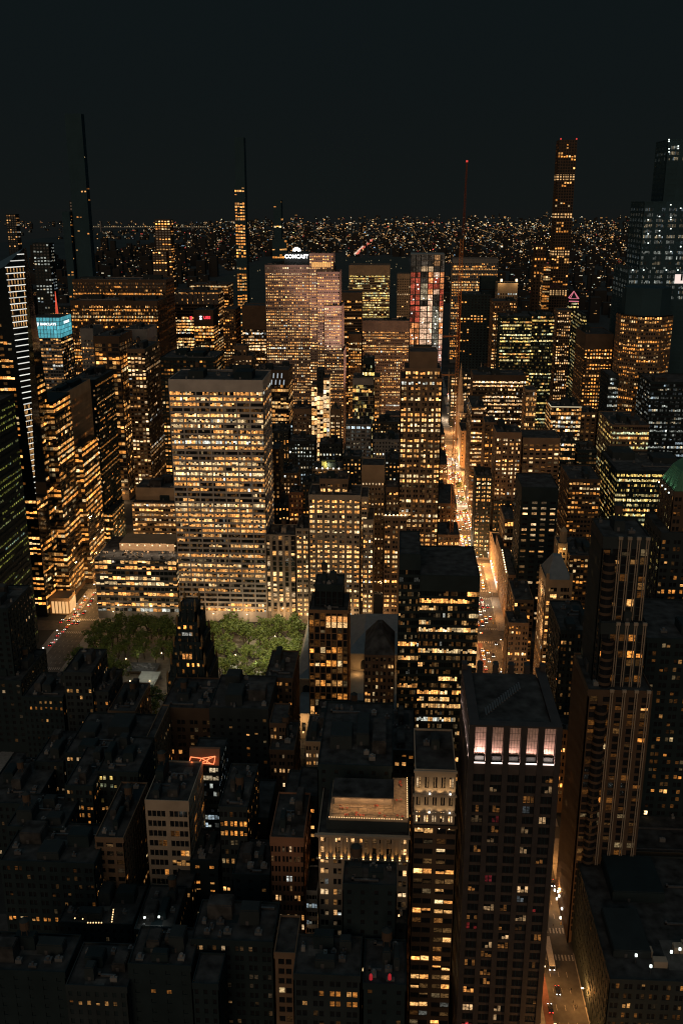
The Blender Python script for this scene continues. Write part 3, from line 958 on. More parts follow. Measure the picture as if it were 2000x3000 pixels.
# ---- foreground: dark south side of the park and the blocks below
LOW = [
    (BB, 'tall black silhouette at the left edge with a few pale blinds', [(-90, 24, 1780, 505, 36), (-90, 62, 1990, 498, 42)], 'punch', dict(bw=4.4, lit=.06, pal='pale', wall='black', inten=.3), 0),
    (SB, 'dark stone building with orange-lit roof arches at the left of the park', [(186, 268, 1968, 478, 30)], 'pair', dict(bw=5, lit=.28, pal='amber', wall='dark', full=.1), 1),
    (BB, 'black apartment block left of the orange-lit roof arches', [(66, 184, 2040, 476, 30)], 'punch', dict(lit=.07, pal='amber', wall='black', inten=.5), 2),
    (SB, 'lower dark wing right of the orange-lit roof arches', [(270, 318, 2025, 480, 28)], 'punch', dict(lit=.05, pal='amber', wall='dark'), 1),
    (SB, 'club building with a pale skylit roof beside the dark street trees', [(316, 396, 2082, 475, 34)], 'pair', dict(lit=.18, pal='amber', wall='brown'), 3),
    (SB, 'heavy corniced dark stone building below the black gothic tower', [(472, 622, 2072, 442, 34)], 'pair', dict(bw=6, fh=4.3, lit=.3, pal='warm', wall='dkbrown', attic=7, base=4), 3),
    (AP, 'plain dark slab of apartments with scattered orange windows', [(612, 786, 2072, 432, 36)], 'punch', dict(bw=4.4, fh=3.7, wf=.36, hf=.42, lit=.13, pal='amber', wall='dark', attic=6, run=.1, full=0), 2),
    (AP, 'slim brown tower of white-lit windows left of the library', [(788, 862, 2196, 402, 28), (788, 838, 2118, 412, 20, dict(lit=.35))], 'pair', dict(bw=4.4, lit=.5, pal='pale', wall='dkbrown', run=.4), 1),
    (SB, 'steep dark gabled studio building beside the park trees', [(775, 858, 1985, 468, 34)], 'pair', dict(lit=.06, pal='amber', wall='dkbrown'), 0),
    (BB, 'low amber-lit tenement left of the roof machinery', [(893, 956, 2172, 402, 26)], 'pair', dict(bw=4, lit=.5, pal='pale', wall='tan'), 2),
    (BB, 'low amber-lit building with a sloping dark roof right of the roof machinery', [(1012, 1096, 2172, 404, 26)], 'pair', dict(bw=4, lit=.5, pal='pale', wall='tan'), 1),
    (BB, 'dark building topped by tangled roof machinery in front of the bronze tower', [(920, 1062, 2132, 440, 30)], 'plain', dict(lit=.06, pal='amber', wall='black'), 9),
    (BB, 'black block with a strip of lit attic windows right of the low amber buildings', [(1112, 1214, 2196, 402, 40)], 'grid', dict(lit=.3, pal='amber', wall='black', grad=(.05, 2)), 3),
    (OT, 'corner building with lit side windows at the left of the corniced building', [(417, 442, 2184, 402, 40)], 'pair', dict(bw=4, lit=.4, pal='amber', wall='brown', side=dict(lit=.5)), 1),
    (SB, 'broad black block below the orange-lit roof arches', [(190, 410, 2205, 412, 40)], 'pair', dict(lit=.05, pal='pale', wall='black'), 3),
    (BB, 'black loft building with rows of small amber windows at the lower left', [(190, 272, 2300, 362, 32)], 'pair', dict(bw=4, lit=.35, pal='amber', wall='black', inten=.6), 1),
    (BB, 'black roof block with four pairs of lit windows at the lower left', [(284, 405, 2258, 372, 30)], 'pair', dict(lit=.3, pal='yellow', wall='black', inten=.6), 2),
    (SB, 'pale corniced loft building with big amber top-floor windows', [(424, 553, 2343, 342, 30)], 'band', dict(bw=7.5, fh=4.6, wf=.8, hf=.6, sub=4, gap=.25, lit=.22, full=.16, pal='amber', wall='lime', attic=5), 3),
    (BB, 'lower loft with a dark roof left of the pale corniced loft', [(278, 362, 2452, 332, 40)], 'grid', dict(bw=3.4, wf=.7, lit=.12, pal='pale', wall='brown', side=dict(lit=.12, pal='amber')), 2),
    (BB, 'dark loft building with two rows of glowing orange windows', [(640, 725, 2362, 336, 32)], 'pair', dict(bw=4.6, fh=4.2, wf=.72, lit=.35, full=.2, pal='amber', wall='dark'), 2),
    (BB, 'brick loft building with an arched row of windows at the top', [(790, 890, 2452, 315, 30)], 'pair', dict(bw=5, fh=4.4, wf=.8, hf=.6, sub=3, lit=.4, full=.2, pal='pale', wall='brick', attic=4), 1),
    (AP, 'black slab with a single column of small lamps left of the arched brick loft', [(732, 786, 2395, 362, 30)], 'plain', dict(bw=9, lit=.5, pal='amber', wall='black', wf=.08, hf=.2), 1),
    (BB, 'small glass-roofed building left of the hotel with the lit colonnade', [(828, 866, 2352, 362, 26)], 'plain', dict(lit=.3, pal='amber', wall='dark'), 1),
    (BB, 'narrow white gabled building at the foot of the hotel with the lit colonnade', [(895, 930, 2610, 322, 16)], 'band', dict(bw=4, lit=.2, pal='white', wall='white', attic=2, inten=.3), 0),
    (BB, 'black blank building blocking the middle of the hotel front', [(1003, 1162, 2588, 272, 12)], 'plain', dict(lit=.03, pal='amber', wall='black'), 3),
    (BB, 'unlit black block at the very bottom left corner', [(-60, 190, 2838, 264, 18)], 'plain', dict(lit=.012, full=0, dimp=.02, core='black', pal='amber', wall='black', inten=.4), 2),
    (BB, 'low unlit black block along the bottom edge, second from the bottom left corner', [(192, 372, 2885, 258, 20)], 'punch', dict(lit=.02, full=0, dimp=.03, core='black', pal='amber', wall='dark', inten=.4), 2),
    (BB, 'unlit black block with a stepped roof below the floodlit roof at the bottom left', [(374, 560, 2822, 262, 18), (420, 510, 2776, 268, 10)], 'plain', dict(lit=.012, full=0, dimp=.03, core='black', pal='amber', wall='black', inten=.4), 2),
    (BB, 'dark narrow block left of the bottom centre loft with one row of pale windows', [(562, 640, 2880, 256, 14)], 'punch', dict(lit=.05, full=0, dimp=.1, pal='amber', wall='black', inten=.4), 1),
    (BB, 'black roof with two white floodlights near the bottom left', [(392, 506, 2722, 305, 26)], 'punch', dict(lit=.05, pal='amber', wall='black'), 2),
    (BB, 'black roof with strings of tiny lamps near the bottom left', [(170, 388, 2700, 312, 24)], 'punch', dict(lit=.03, pal='amber', wall='black'), 3),
    (BB, 'small dark building with pairs of amber windows right of the floodlit roof', [(505, 560, 2600, 330, 20)], 'pair', dict(bw=5, lit=.7, pal='amber', wall='black', inten=.5), 1),
    (SB, 'long black mass left of the floodlit roof and below the lower left lofts', [(0, 275, 2520, 322, 26)], 'pair', dict(lit=.03, pal='amber', wall='black'), 3),
    (BB, 'black loft at the bottom centre left with one row of pale windows', [(560, 800, 2750, 272, 20)], 'pair', dict(lit=.16, pal='pale', wall='black', grad=(.1, 1.2), inten=.5), 4),
    (BB, 'tan gridded loft at the bottom centre', [(802, 866, 2790, 262, 18)], 'pair', dict(bw=5, lit=.15, pal='amber', wall='brown', wf=.6, hf=.6), 1),
    (SB, 'dark loft with amber windows in pairs along the bottom centre', [(858, 1056, 2852, 252, 18)], 'pair', dict(bw=5, lit=.42, pal='amber', wall='dark', inten=.45), 3),
    (BB, 'black roof with two red lanterns at the bottom centre', [(1062, 1190, 2880, 250, 20)], 'plain', dict(lit=.05, pal='amber', wall='black'), 1),
    (BB, 'dark rooftop garden building with two lamp-lit terraces', [(1040, 1192, 2700, 292, 18)], 'plain', dict(lit=.04, pal='amber', wall='black'), 2),
    (BB, 'black infill block between the arched brick loft and the white gabled building', [(680, 790, 2560, 316, 22)], 'plain', dict(lit=.06, pal='amber', wall='black'), 3),
    (BB, 'black block under the slim brown tower beside the small glass-roofed building', [(868, 930, 2330, 350, 22)], 'plain', dict(lit=.06, pal='amber', wall='black'), 3),
    (BB, 'black loft behind the small amber-window building', [(556, 640, 2520, 340, 22)], 'plain', dict(lit=.08, pal='amber', wall='black'), 2),
    (BB, 'black roof block behind the hotel terrace', [(930, 1150, 2238, 328.2, 50)], 'plain', dict(lit=.0, pal='amber', wall='black'), 6),
    (BB, 'dark infill building at the lower left corner of the park street', [(100, 186, 2230, 420, 30)], 'punch', dict(lit=.1, pal='pale', wall='black', inten=.4), 2),
    (BB, 'black block at the far lower left with a few dim windows', [(-60, 100, 2350, 390, 40)], 'punch', dict(lit=.05, pal='pale', wall='black', inten=.3), 2),
    (BB, 'black block with one lit corner window at the lower left', [(20, 186, 2420, 342, 24)], 'pair', dict(lit=.05, pal='amber', wall='black', inten=.5), 2),
]
for i, (nm, lb, t, sty, kw, g_) in enumerate(LOW):
    kw = dict(kw)
    kw['inten'] = kw.get('inten', .75) * .62
    kw['lit'] = kw.get('lit', .4) * .8
    kw.setdefault('full', .06)
    kw.setdefault('dimp', .14)
    bld(nm, lb, 'building', t, style(sty, **kw), 400 + i, g=g_ + 2, tank=.6)
# ================================================================ buildings with shapes of their own
def xz(px, py, Y):
    return at(px, py, Y)


# ---- faceted glass tower with white light stripes at the left edge
A, C_ = xz(16, 780, 695), xz(106, 1452, 695)
Bz = xz(70, 727, 712)
o = (-290.0, 695.0, 0.0)
root = thing('glass_skyscraper', 'faceted glass tower with rows of slanted white light stripes down its corner', 'skyscraper', o)
BOA = dict(root=root, o=o, dims=[])
mb = MB()
xs = C_[0]
mb.poly([(-345, 695, 0), (xs, 695, 0), (xs, 695, C_[1]), (A[0], 695, A[1]), (-345, 695, A[1] - 30)])
mb.poly([(xs, 695, C_[1]), (Bz[0], 712, Bz[1]), (A[0], 695, A[1])])
mb.poly([(xs, 695, 0), (Bz[0], 712, 0), (Bz[0], 712, Bz[1]), (xs, 695, C_[1])])
mb.poly([(Bz[0], 712, 0), (Bz[0], 752, 0), (Bz[0], 742, 100), (Bz[0], 717, Bz[1]), (Bz[0], 712, Bz[1])])
mb.poly([(Bz[0], 752, 0), (-345, 752, 0), (-345, 742, 100), (Bz[0], 742, 100)])
mb.poly([(Bz[0], 742, 100), (-345, 742, 100), (-345, 717, A[1] - 25), (Bz[0], 717, Bz[1])])
mb.poly([(A[0], 695, A[1]), (Bz[0], 712, Bz[1]), (Bz[0], 717, Bz[1]), (-345, 717, A[1] - 25), (-345, 695, A[1] - 30)])
part(BOA, mb, 'glass_wall', 'glass2')
hull(-345, A[0] - 2, 696, 716, A[1] - 32)
hull(A[0] - 2, xs - 1.5, 697, 740, 96)
rng = random.Random(77)
GS = style('glass', bw=3, fh=4.15, wf=.9, hf=.55, lit=.45, pal='amber', wall='black', dp=-.06, spd=-.2, full=.2, dark=.25, base=4, attic=2, grad=(1.2, .7))
mb = MB()
face(BOA, mb, (-345, 694.8), (xs - .3, 694.8), 0, C_[1] - 2, dict(GS, wf=.92, hf=.5, lit=.6), rng)
face(BOA, mb, (-345, 694.8), (A[0] - 1, 694.8), C_[1] - 2, A[1] - 34, dict(GS, wf=.92, hf=.5, lit=.5), rng)
face(BOA, mb, (xs + .1, 694.9), (Bz[0] + .1, 711.9), 0, C_[1] - 3, dict(GS, wf=.92, hf=.5, lit=.62), rng)
face(BOA, mb, (Bz[0] + .2, 713), (Bz[0] + .2, 741), 0, 100, dict(GS, wf=.92, hf=.5, lit=.4), rng)
face(BOA, mb, (Bz[0] + .2, 713), (Bz[0] + .2, 729), 100, 190, dict(GS, wf=.92, hf=.5, lit=.2), rng)
mb = MB()
bay = [(-262.5, 728, 768, 165), (-256.5, 768, 812, 120), (-258.0, 716, 728, 48)]
for x1, y0, y1, z in bay:
    mb.box(-300, x1, y0, y1, 0, z)
    hull(-300, x1 - .4, y0 + .4, y1, z)
    f2 = MB()
    q = dict(GS, lit=.62, dp=.0, spd=-.35, wf=.999, hf=.6, wall='dkbrown', full=.35, dark=.15, inten=.7, base=2, grad=(1, 1))
    face(BOA, f2, (-275, y0), (x1, y0), 0, z, q, rng)
    face(BOA, f2, (x1, y0), (x1, y1), 0, z, q, rng)
    part(BOA, f2, 'floor_edges', 'dkbrown')
part(BOA, mb, 'stepped_glass_bay', 'glass2')
fy = MB()                                    # lit podium on the corner
fy.box(-300, -254, 700, 716, 0, 14)
part(BOA, fy, 'podium', 'tan')
fy = MB()
for k in range(5):
    fy.box(-254.0, -253.8, 701 + k * 3, 703.2 + k * 3, 1, 11)
    fy.box(-268 + k * 2.8, -266 + k * 2.8, 699.75, 699.95, 1, 11)
part(BOA, fy, 'lobby_window', glow('lobby', (1, .55, .22), .9))
lines = []
z = C_[1] + 2
while z < Bz[1] - 1:
    tL = (z - C_[1]) / (A[1] - C_[1])
    if tL <= 1:
        L_ = (xs + (A[0] - xs) * tL, 695.0)
    else:
        q = (z - A[1]) / (Bz[1] - A[1])
        L_ = (A[0] + (Bz[0] - A[0]) * q, 695 + 17 * q)
    tR = (z - C_[1]) / (Bz[1] - C_[1])
    R_ = (xs + (Bz[0] - xs) * tR, 695 + 17 * tR)
    m_ = MB()
    m_.tube((L_[0] + .2, L_[1] - .5, z), (R_[0] + .2, R_[1] - .5, z), .33)
    if not 268 > z > 225 and not 118 < z < 170:
        pass
    else:
        nn_ = 6
        for j in range(nn_):
            if rng.random() < .8:
                t_ = (j + .5) / nn_
                PANES.append((BOA, (L_[0] + (R_[0] - L_[0]) * t_, L_[1] + (R_[1] - L_[1]) * t_ - .35, z - 2.0), (1, 0), (0, -1), (R_[0] - L_[0]) / nn_ * .9, 2.9, [(v * f_) for f_ in (rng.uniform(.3, 1.0),) for v in (1, .52, .18)]))
    part(BOA, m_, 'light_stripe', glow('stripe_light_%d' % (len(lines) % 3), (.95, .93, .85), (1.15, .8, 1.0)[len(lines) % 3]))
    lines.append(z)
    z += 4.25

# ---- green-lit tower at the left edge
bld('office_tower', 'dark tower at the left edge with dotted green window rows', 'office tower',
    [(0, 90, 1200, 588, 62, dict(X0=-345, X1=-261, Z=186))],
    style('band', bw=3.4, fh=4.1, wf=.8, hf=.4, sub=2, gap=.5, lit=.5, pal='green', wall='black', core='black', inten=.5, full=.2, dark=.25, run=.6), 601, g=2)

# ---- bank tower with the blue crown
BAR = bld('office_tower', 'bank tower wearing a glowing turquoise crown', 'office tower', [(96, 174, 930, 1252, 46)],
          style('glass', bw=3.4, fh=4.1, wf=.85, hf=.6, lit=.22, pal='dim', wall='steel', core='glass2', attic=27, grad=(.5, 1.6)), 603, g=0)
x0, x1, y0, y1, z1 = BAR['dims'][0]
zc = at(130, 990, 1252)[1]
mb = MB()
CY = (.10, .46, .56)
rr = random.Random(5)
for p0, u, n, L in (((x0, y0), (1, 0), (0, -1), x1 - x0), ((x1, y0), (0, 1), (1, 0), y1 - y0)):
    nb = 8
    for i in range(nb):
        for k in range(5):
            a0, a1 = L * i / nb + .35, L * (i + 1) / nb - .35
            c0, c1 = zc + (z1 - zc) * k / 5 + .3, zc + (z1 - zc) * (k + 1) / 5 - .3
            P = lambda a, c: (p0[0] + u[0] * a + n[0] * .1, p0[1] + u[1] * a + n[1] * .1, c)
            f = rr.uniform(.8, 1.25) * (1.15 if k in (1, 2) else .85)
            mb.quad(P(a0, c0), P(a1, c0), P(a1, c1), P(a0, c1), tuple(v * f for v in CY))
part(BAR, mb, 'lit_crown', PLN_S)
WHT = glow('sign_white', (1, 1, .98), 1.6)
text('BARCLAYS', 4.4, ((x0 + x1) / 2 + 2.4, y0 - .5, z1 - 8.5), 0, WHT, BAR['root'], o=BAR['o'])
text('BARCLAYS', 4.2, (x1 + .5, (y0 + y1) / 2 + 3, z1 - 8.0), R(90), WHT, BAR['root'], o=BAR['o'])
mb = MB()
for sx_, sy_ in ((x0 + 5.6, y0 - .5),):
    mb.prism([(sx_ - 1.9, sy_), (sx_ + 1.9, sy_), (sx_ + 1.9, sy_ + .3), (sx_ - 1.9, sy_ + .3)], z1 - 9.4, z1 - 6.6)
    mb.poly([(sx_ - 1.9, sy_, z1 - 9.4), (sx_, sy_, z1 - 11.6), (sx_ + 1.9, sy_, z1 - 9.4)])
part(BAR, mb, 'sign_emblem', WHT)
MST = thing('radio_mast', 'red-lit lattice mast above the turquoise crown', 'mast', (at(168, 920, 1330)[0], 1330, at(168, 922, 1330)[1]))
RED = glow('red_light', (.85, .10, .05), 1.0)
mb = MB()
for k in range(12):
    r0, r1 = 1.3 * (1 - k / 13), 1.3 * (1 - (k + 1) / 13)
    for q, w in ((-1, -1), (1, -1), (1, 1), (-1, 1)):
        mb.tube((q * r0, w * r0, k * 2.6), (q * r1, w * r1, k * 2.6 + 2.6), .22, 4)
        mb.tube((q * r0, w * r0, k * 2.6), (-q * r1, w * r1, k * 2.6 + 2.6), .16, 4)
mb.build('lattice', RED, MST)
mb = MB()
mb.box(-4, 4, -4, 4, -14, .0)
mb.build('mast_base', 'dark', MST)
bld('office_tower', 'dark plain block carrying the red-lit mast', 'office tower', [(148, 204, 930, 1322, 30)], style('punch', lit=.05, wall='black'), 605, g=0)

# ---- signs and crown pieces on the broadcaster slab
d0 = RCK['dims'][0]
mb = MB()
sx0, sz0 = at(838, 768, 1276)
sx1, sz1 = at(906, 738, 1276)
mb.box(sx0 - 2, sx1 + 1, 1275, 1290, d0[4] - 1, sz1 - 1.5)
part(RCK, mb, 'roof_block', 'dark')
text('COMCAST', 6.3, ((sx0 + sx1) / 2 - .5, 1266.0, (sz0 + sz1) / 2 + 1.0), 0, glow('sign_bright', (1, 1, 1), 3.0), RCK['root'], o=RCK['o'], ext=.4)
mb = MB()
cx, cz = (sx0 + sx1) / 2 - 1, sz1 + .8
for k in range(6):                            # fan of petals over the word
    a = math.pi * (k + .5) / 6
    for r, w in ((2.2, 1.5), (4.4, 1.8)):
        px_, pz_ = cx + math.cos(a) * r, cz + math.sin(a) * r * .95
        mb.prism([(px_ - w * .5, 1273.4), (px_ + w * .5, 1273.4), (px_ + w * .5, 1274), (px_ - w * .5, 1274)], pz_ - w * .5, pz_ + w * .5)
part(RCK, mb, 'sign_emblem', glow('sign_bright', (1, 1, 1), 3.0))
d1 = RCK['dims'][1]
mb = MB()
for k in range(11):
    x = d1[0] + 3 + k * (d1[1] - d1[0] - 6) / 11
    mb.box(x, x + (d1[1] - d1[0] - 6) / 11 * .8, d1[2] - .12, d1[2] - .02, d1[4] - 17, d1[4] - 11)
part(RCK, mb, 'lit_attic', glow('attic_light', (1, .50, .15), .85))
dl = RCK['dims'][-1]
for k, (y, z) in enumerate(((1245, 40), (1300, 40))):
    l = lamp('floodlight', (dl[1] + 55, y - 10, 150 - k * 60), 260000, (1, .62, .52), 2, 'SPOT', RCK['root'], RCK['o'], spot=R(80))
    aim(l, (dl[1] + 55, y - 10, 150 - k * 60), (dl[1] - 8, 1285, 185 - k * 70))
l = lamp('floodlight', (-70, 1205, 110), 260000, (1, .66, .54), 2, 'SPOT', RCK['root'], RCK['o'], spot=R(64))
aim(l, (-70, 1205, 110), (-84, 1262, 175))
l = lamp('floodlight', (-82, 1195, 150), 260000, (1, .62, .52), 2, 'SPOT', RCK['root'], RCK['o'], spot=R(60))
aim(l, (-82, 1195, 150), (-95, 1265, 225))

# ---- red bank sign
du = UBS['dims'][1]
sxx, szz = at(604, 931, 1332)
text('UBS', 5.4, (sxx + 1.2, du[2] - .5, szz), 0, glow('sign_red', (1, .05, .07), 1.8), UBS['root'], o=UBS['o'])
mb = MB()
kx, kz = at(588, 931, 1332)
for a in (-.6, 0, .6):
    mb.tube((kx - math.sin(a) * 2.6, du[2] - .6, kz - math.cos(a) * 2.6), (kx + math.sin(a) * 2.6, du[2] - .6, kz + math.cos(a) * 2.6), .62)
part(UBS, mb, 'sign_emblem', WHT)
mb = MB()
ux, uz = at(561, 931, 1340)
mb.box(ux - 1.5, ux + 1.2, 1338, 1338.4, uz - 2.2, uz + 2.2)
part(UBS, mb, 'side_sign', glow('sign_red', (1, .05, .07), 1.8))
dm = UBS['dims'][0]
mb = MB()
for k in range(9):
    w = (dm[1] - dm[0]) / 9
    mb.box(dm[0] + k * w + .4, dm[0] + (k + 1) * w - .4, dm[2] - .25, dm[2] - .1, dm[4] - 17, dm[4] - 2)
part(UBS, mb, 'crown_glazing', mat('crown_glass', (.10, .085, .075), .3, .4, .5))

# ---- slanting crystals
dg = GEM['dims'][0]
cr = random.Random(3)
for row in range(2):
    for k in range(7):
        x = dg[0] + 2.5 + (k + .5 * row) * (dg[1] - dg[0] - 5) / 7.3
        z = dg[4] - 6.5 - row * 7.5
        mb = MB()
        mb.hexa([(x, dg[2] - .5, z - 2.7), (x + 1.0, dg[2] - .5, z - 2.7), (x + 1.0, dg[2] - .1, z - 2.7), (x, dg[2] - .1, z - 2.7),
                 (x + .5, dg[2] - .5, z + 2.7), (x + 1.5, dg[2] - .5, z + 2.7), (x + 1.5, dg[2] - .1, z + 2.7), (x + .5, dg[2] - .1, z + 2.7)])
        part(GEM, mb, 'crystal_light', glow('crystal', (.75, .86, .95), cr.choice((.6, .9, 1.2))))

# ---- square-grid tower: bright mechanical floors
x0, x1, y0, y1, z1 = G432['dims'][0]
for py in (519, 630, 742, 857):
    z = at(1660, py, 1815)[1]
    mb = MB()
    nb = 6
    w = (x1 - x0) / nb
    for r in range(2):
        for k in range(nb):
            mb.box(x0 + k * w + .8, x0 + (k + 1) * w - .8, y0 + .2, y0 + .3, z - 4.6 + r * 4.75, z - .6 + r * 4.75)
        for k in range(5):
            d = (y1 - y0) / 5
            mb.box(x0 + .2, x0 + .3, y0 + k * d + .8, y0 + (k + 1) * d - .8, z - 4.6 + r * 4.75, z - .6 + r * 4.75)
    part(G432, mb, 'lit_mechanical_floor', glow('mech_light', (1, .58, .24), .95))
mb = MB()
for px in (1642, 1688):
    x, z = at(px, 407, 1815)
    mb.box(x - 1, x + 1, 1815, 1817, z - 1, z + 1.2)
part(G432, mb, 'beacon', glow('beacon_red', (.9, .06, .05), .9))

# ---- tower under construction, lit red, with its crane
x0, z1 = at(1203, 745, 775)
x1 = at(1303, 745, 775)[0]
o = ((x0 + x1) / 2, 775.0, 0.0)
root = thing('construction_tower', 'half-built tower glowing red and orange behind the art deco crown', 'construction tower', o)
CON = dict(root=root, o=o, dims=[(x0, x1, 775, 803, z1)])
hull(x0 + .6, x1 - .6, 775.8, 803, z1)
slab, colm, core = MB(), MB(), MB()
core.box(x0 + .8, x1 - .8, 776.2, 802, 0, z1 - 10)
fh = 4.3
nfl = int(z1 / fh)
edges = [0, .15, .30, .52, .68, .87, 1.0]
Wd = x1 - x0
rng = random.Random(520)
for k in range(nfl + 1):
    slab.box(x0, x1, 775, 803, z1 - k * fh - .35, z1 - k * fh)
for f_ in edges:
    colm.box(x0 + f_ * Wd - .25, x0 + f_ * Wd + .25, 774.9, 775.5, 0, z1 - .4)
for j in range(5):
    colm.box(x1 - .3, x1 + .1, 776 + j * 6.6, 776.5 + j * 6.6, 0, z1 - .4)
part(CON, slab, 'floor_slab', 'concrete')
part(CON, colm, 'column', 'dark')
part(CON, core, 'core_wall', 'dark')
RD, OR, CR, DK = (.55, .095, .05), (.85, .30, .10), (1.0, .62, .40), (.05, .04, .03)
fl = RD
for k in range(nfl):
    fl = fl if rng.random() < .5 else rng.choice((RD, RD, RD, OR))
    zt = z1 - k * fh
    row = proj(x0, 775, zt)[1]
    for i in range(6):
        if row < 785:
            c = DK if rng.random() < .7 or i in (0, 1, 5) else (.4, .2, .08)
            if 765 < row < 785 and 2 <= i <= 3:
                c = (.6, .4, .22)
        elif row < 893:
            c = [fl, fl, DK, rng.choice((OR, OR, RD, CR)), (rng.choice((OR, CR, RD)) if row < 857 else DK), rng.choice((RD, OR, CR))][i]
            if i == 2 and rng.random() < .5:
                c = (.5, .4, .25)
        elif row < 1000:
            c = [fl, fl if rng.random() < .8 else OR, CR, CR, (.33, .31, .23), rng.choice((OR, CR, RD))][i]
        else:
            c = [(.12, .1, .08), (.25, .15, .1), (.3, .2, .15), (.3, .25, .2), (.15, .14, .12), (.06, .10, .16) if row > 1060 else (.8, .4, .3)][i]
        q = math.exp(rng.gauss(0, .3))
        a0, a1 = x0 + edges[i] * Wd + .3, x0 + edges[i + 1] * Wd - .3
        ns = max(2, round((a1 - a0) / 1.7))
        for j in range(ns):
            g_ = q * math.exp(rng.gauss(0, .28)) * (.85 if c is not CR else 1)
            if rng.random() < .07:
                g_ *= .15
            w_ = (a1 - a0) / ns
            PANES.append((CON, (a0 + (j + .5) * w_, 775.35, zt - fh / 2 - .17), (1, 0), (0, -1), w_ - .22, fh - .7, tuple(v * g_ for v in c)))
    for j in range(4):
        if 785 < row < 1500:
            c = (OR if rng.random() < .5 else RD) if row < 1040 else ((.07, .12, .2) if row < 1250 else (.9, .75, .6))
            q = .8 * math.exp(rng.gauss(0, .35))
            PANES.append((CON, (x1 - .12, 779.5 + j * 6.6, zt - fh / 2), (0, 1), (1, 0), 5.4, fh - .6, tuple(v * q for v in c)))
mb = MB()
hx = x0 + .775 * Wd
zt = at(1280, 860, 775)[1]
for k in range(int(zt / 4)):
    for s_ in (-1, 1):
        mb.tube((hx + s_ * 2.4, 773.6, k * 4), (hx + s_ * 2.4, 773.6, k * 4 + 4), .2, 4)
    mb.tube((hx - 2.4, 773.6, k * 4), (hx + 2.4, 773.6, k * 4 + 4), .14, 4)
    mb.tube((hx - 2.4, 773.6, k * 4 + 4), (hx + 2.4, 773.6, k * 4 + 4), .14, 4)
part(CON, mb, 'hoist_mast', 'metal')
for k in range(34):
    row_z = rng.uniform(at(1250, 1080, 775)[1], at(1250, 800, 775)[1])
    x = x0 + rng.choice((.08, .22, .4, .6, .78, .78, .93)) * Wd + rng.uniform(-1, 1)
    mb = MB()
    mb.box(x - .4, x + .4, 774.2, 774.8, row_z - .35, row_z + .35)
    part(CON, mb, 'work_lamp', glow('work_light', (1, .93, .8), 3.0))
for py in (797, 893):
    zz = at(1230, py, 775)[1]
    mb = MB()
    mb.box(x0 - .8, x0 + .55 * Wd, 772.6, 774.9, zz - .3, zz)
    part(CON, mb, 'safety_net', 'dark')
cx0 = at(1341, 1000, 805)[0]
CRN = thing('tower_crane', 'orange lattice crane with a tall raised jib and red tip light', 'crane', (cx0, 805, 0))
mat('crane_paint', (.50, .20, .06), .6, .2, 1)
ct = at(1346, 700, 805)[1]
mb = MB()
k = 0
while k * 3 < ct:
    z = k * 3
    for q, w in ((-1, -1), (1, -1), (1, 1), (-1, 1)):
        mb.tube((q * 1.2, w * 1.2, z), (q * 1.2, w * 1.2, z + 3), .2, 4)
    mb.tube((-1.2, -1.2, z), (1.2, -1.2, z + 3), .13, 4)
    mb.tube((-1.2, -1.2, z + 3), (1.2, -1.2, z + 3), .13, 4)
    mb.tube((-1.2, 1.2, z), (-1.2, -1.2, z + 3), .13, 4)
    mb.tube((1.2, -1.2, z), (1.2, 1.2, z + 3), .13, 4)
    k += 1
mb.build('mast', 'crane_paint', CRN)
mb = MB()
mb.box(-2.2, 1.2, -1.5, 1.5, ct, ct + 2.6)
mb.box(-7, -2.2, -1.3, 1.3, ct + .3, ct + 1.2)
mb.build('crane_cab', 'dark', CRN)
jt = (at(1367, 474, 805)[0] - cx0, 0, at(1367, 474, 805)[1])
mb = MB()
jn = 22
for k in range(jn):
    a, c = k / jn, (k + 1) / jn
    P = lambda t, s_, d_: (1 + (jt[0] - 1) * t + s_ * .9 * (1 - .6 * t), d_ * .8 * (1 - .6 * t), ct + 2 + (jt[2] - ct - 2) * t)
    for s_, d_ in ((-1, -1), (1, -1), (0, 1)):
        mb.tube(P(a, s_, d_), P(c, s_, d_), .2, 4)
    mb.tube(P(a, -1, -1), P(c, 1, -1), .14, 4)
mb.build('jib', mat('jib_paint', (.16, .05, .03), .7, .2, 1), CRN)
mb = MB()
mb.box(jt[0] - .7, jt[0] + .7, -.7, .7, jt[2] - .3, jt[2] + 1.1)
mb.build('tip_light', glow('beacon_red', (.9, .06, .05), .9), CRN)
for py in (985, 1098):
    zz = at(1330, py, 805)[1]
    mb = MB()
    mb.tube((x1 - cx0, -6, zz), (-1.2, 0, zz), .35)
    mb.tube((x1 - cx0, 2, zz), (-1.2, 0, zz), .35)
    mb.build('wall_tie', 'crane_paint', CRN)
l = lamp('crane_floodlight', (8, -14, 90), 60000, (1, .55, .2), 1.5, 'SPOT', CRN, spot=R(70))
aim(l, (8, -14, 90), (0, 0, 175))

# ---- curved-looking eight-sided tower at the right
cx, cyy, rad = 254.5, 1037.0, 28.5
ptz = at(1905, 846, 1010)[1]
o = (cx, 1010.0, 0.0)
root = thing('octagonal_skyscraper', 'eight-sided tower with bowed rows of orange windows and a floodlit base', 'skyscraper', o)
OCT = dict(root=root, o=o, dims=[])
pts = [(cx + rad * math.cos(R(22.5 + 45 * k)), cyy + rad * math.sin(R(22.5 + 45 * k))) for k in range(8)]
inn = [(cx + (rad - .7) * math.cos(R(22.5 + 45 * k)), cyy + (rad - .7) * math.sin(R(22.5 + 45 * k))) for k in range(8)]
mb = MB()
mb.prism(inn, 0, ptz - 27)
part(OCT, mb, 'glazing', 'glass')
mb = MB()
mb.prism([(cx + (rad - 4) * math.cos(R(22.5 + 45 * k)), cyy + (rad - 4) * math.sin(R(22.5 + 45 * k))) for k in range(8)], ptz - 27, ptz)
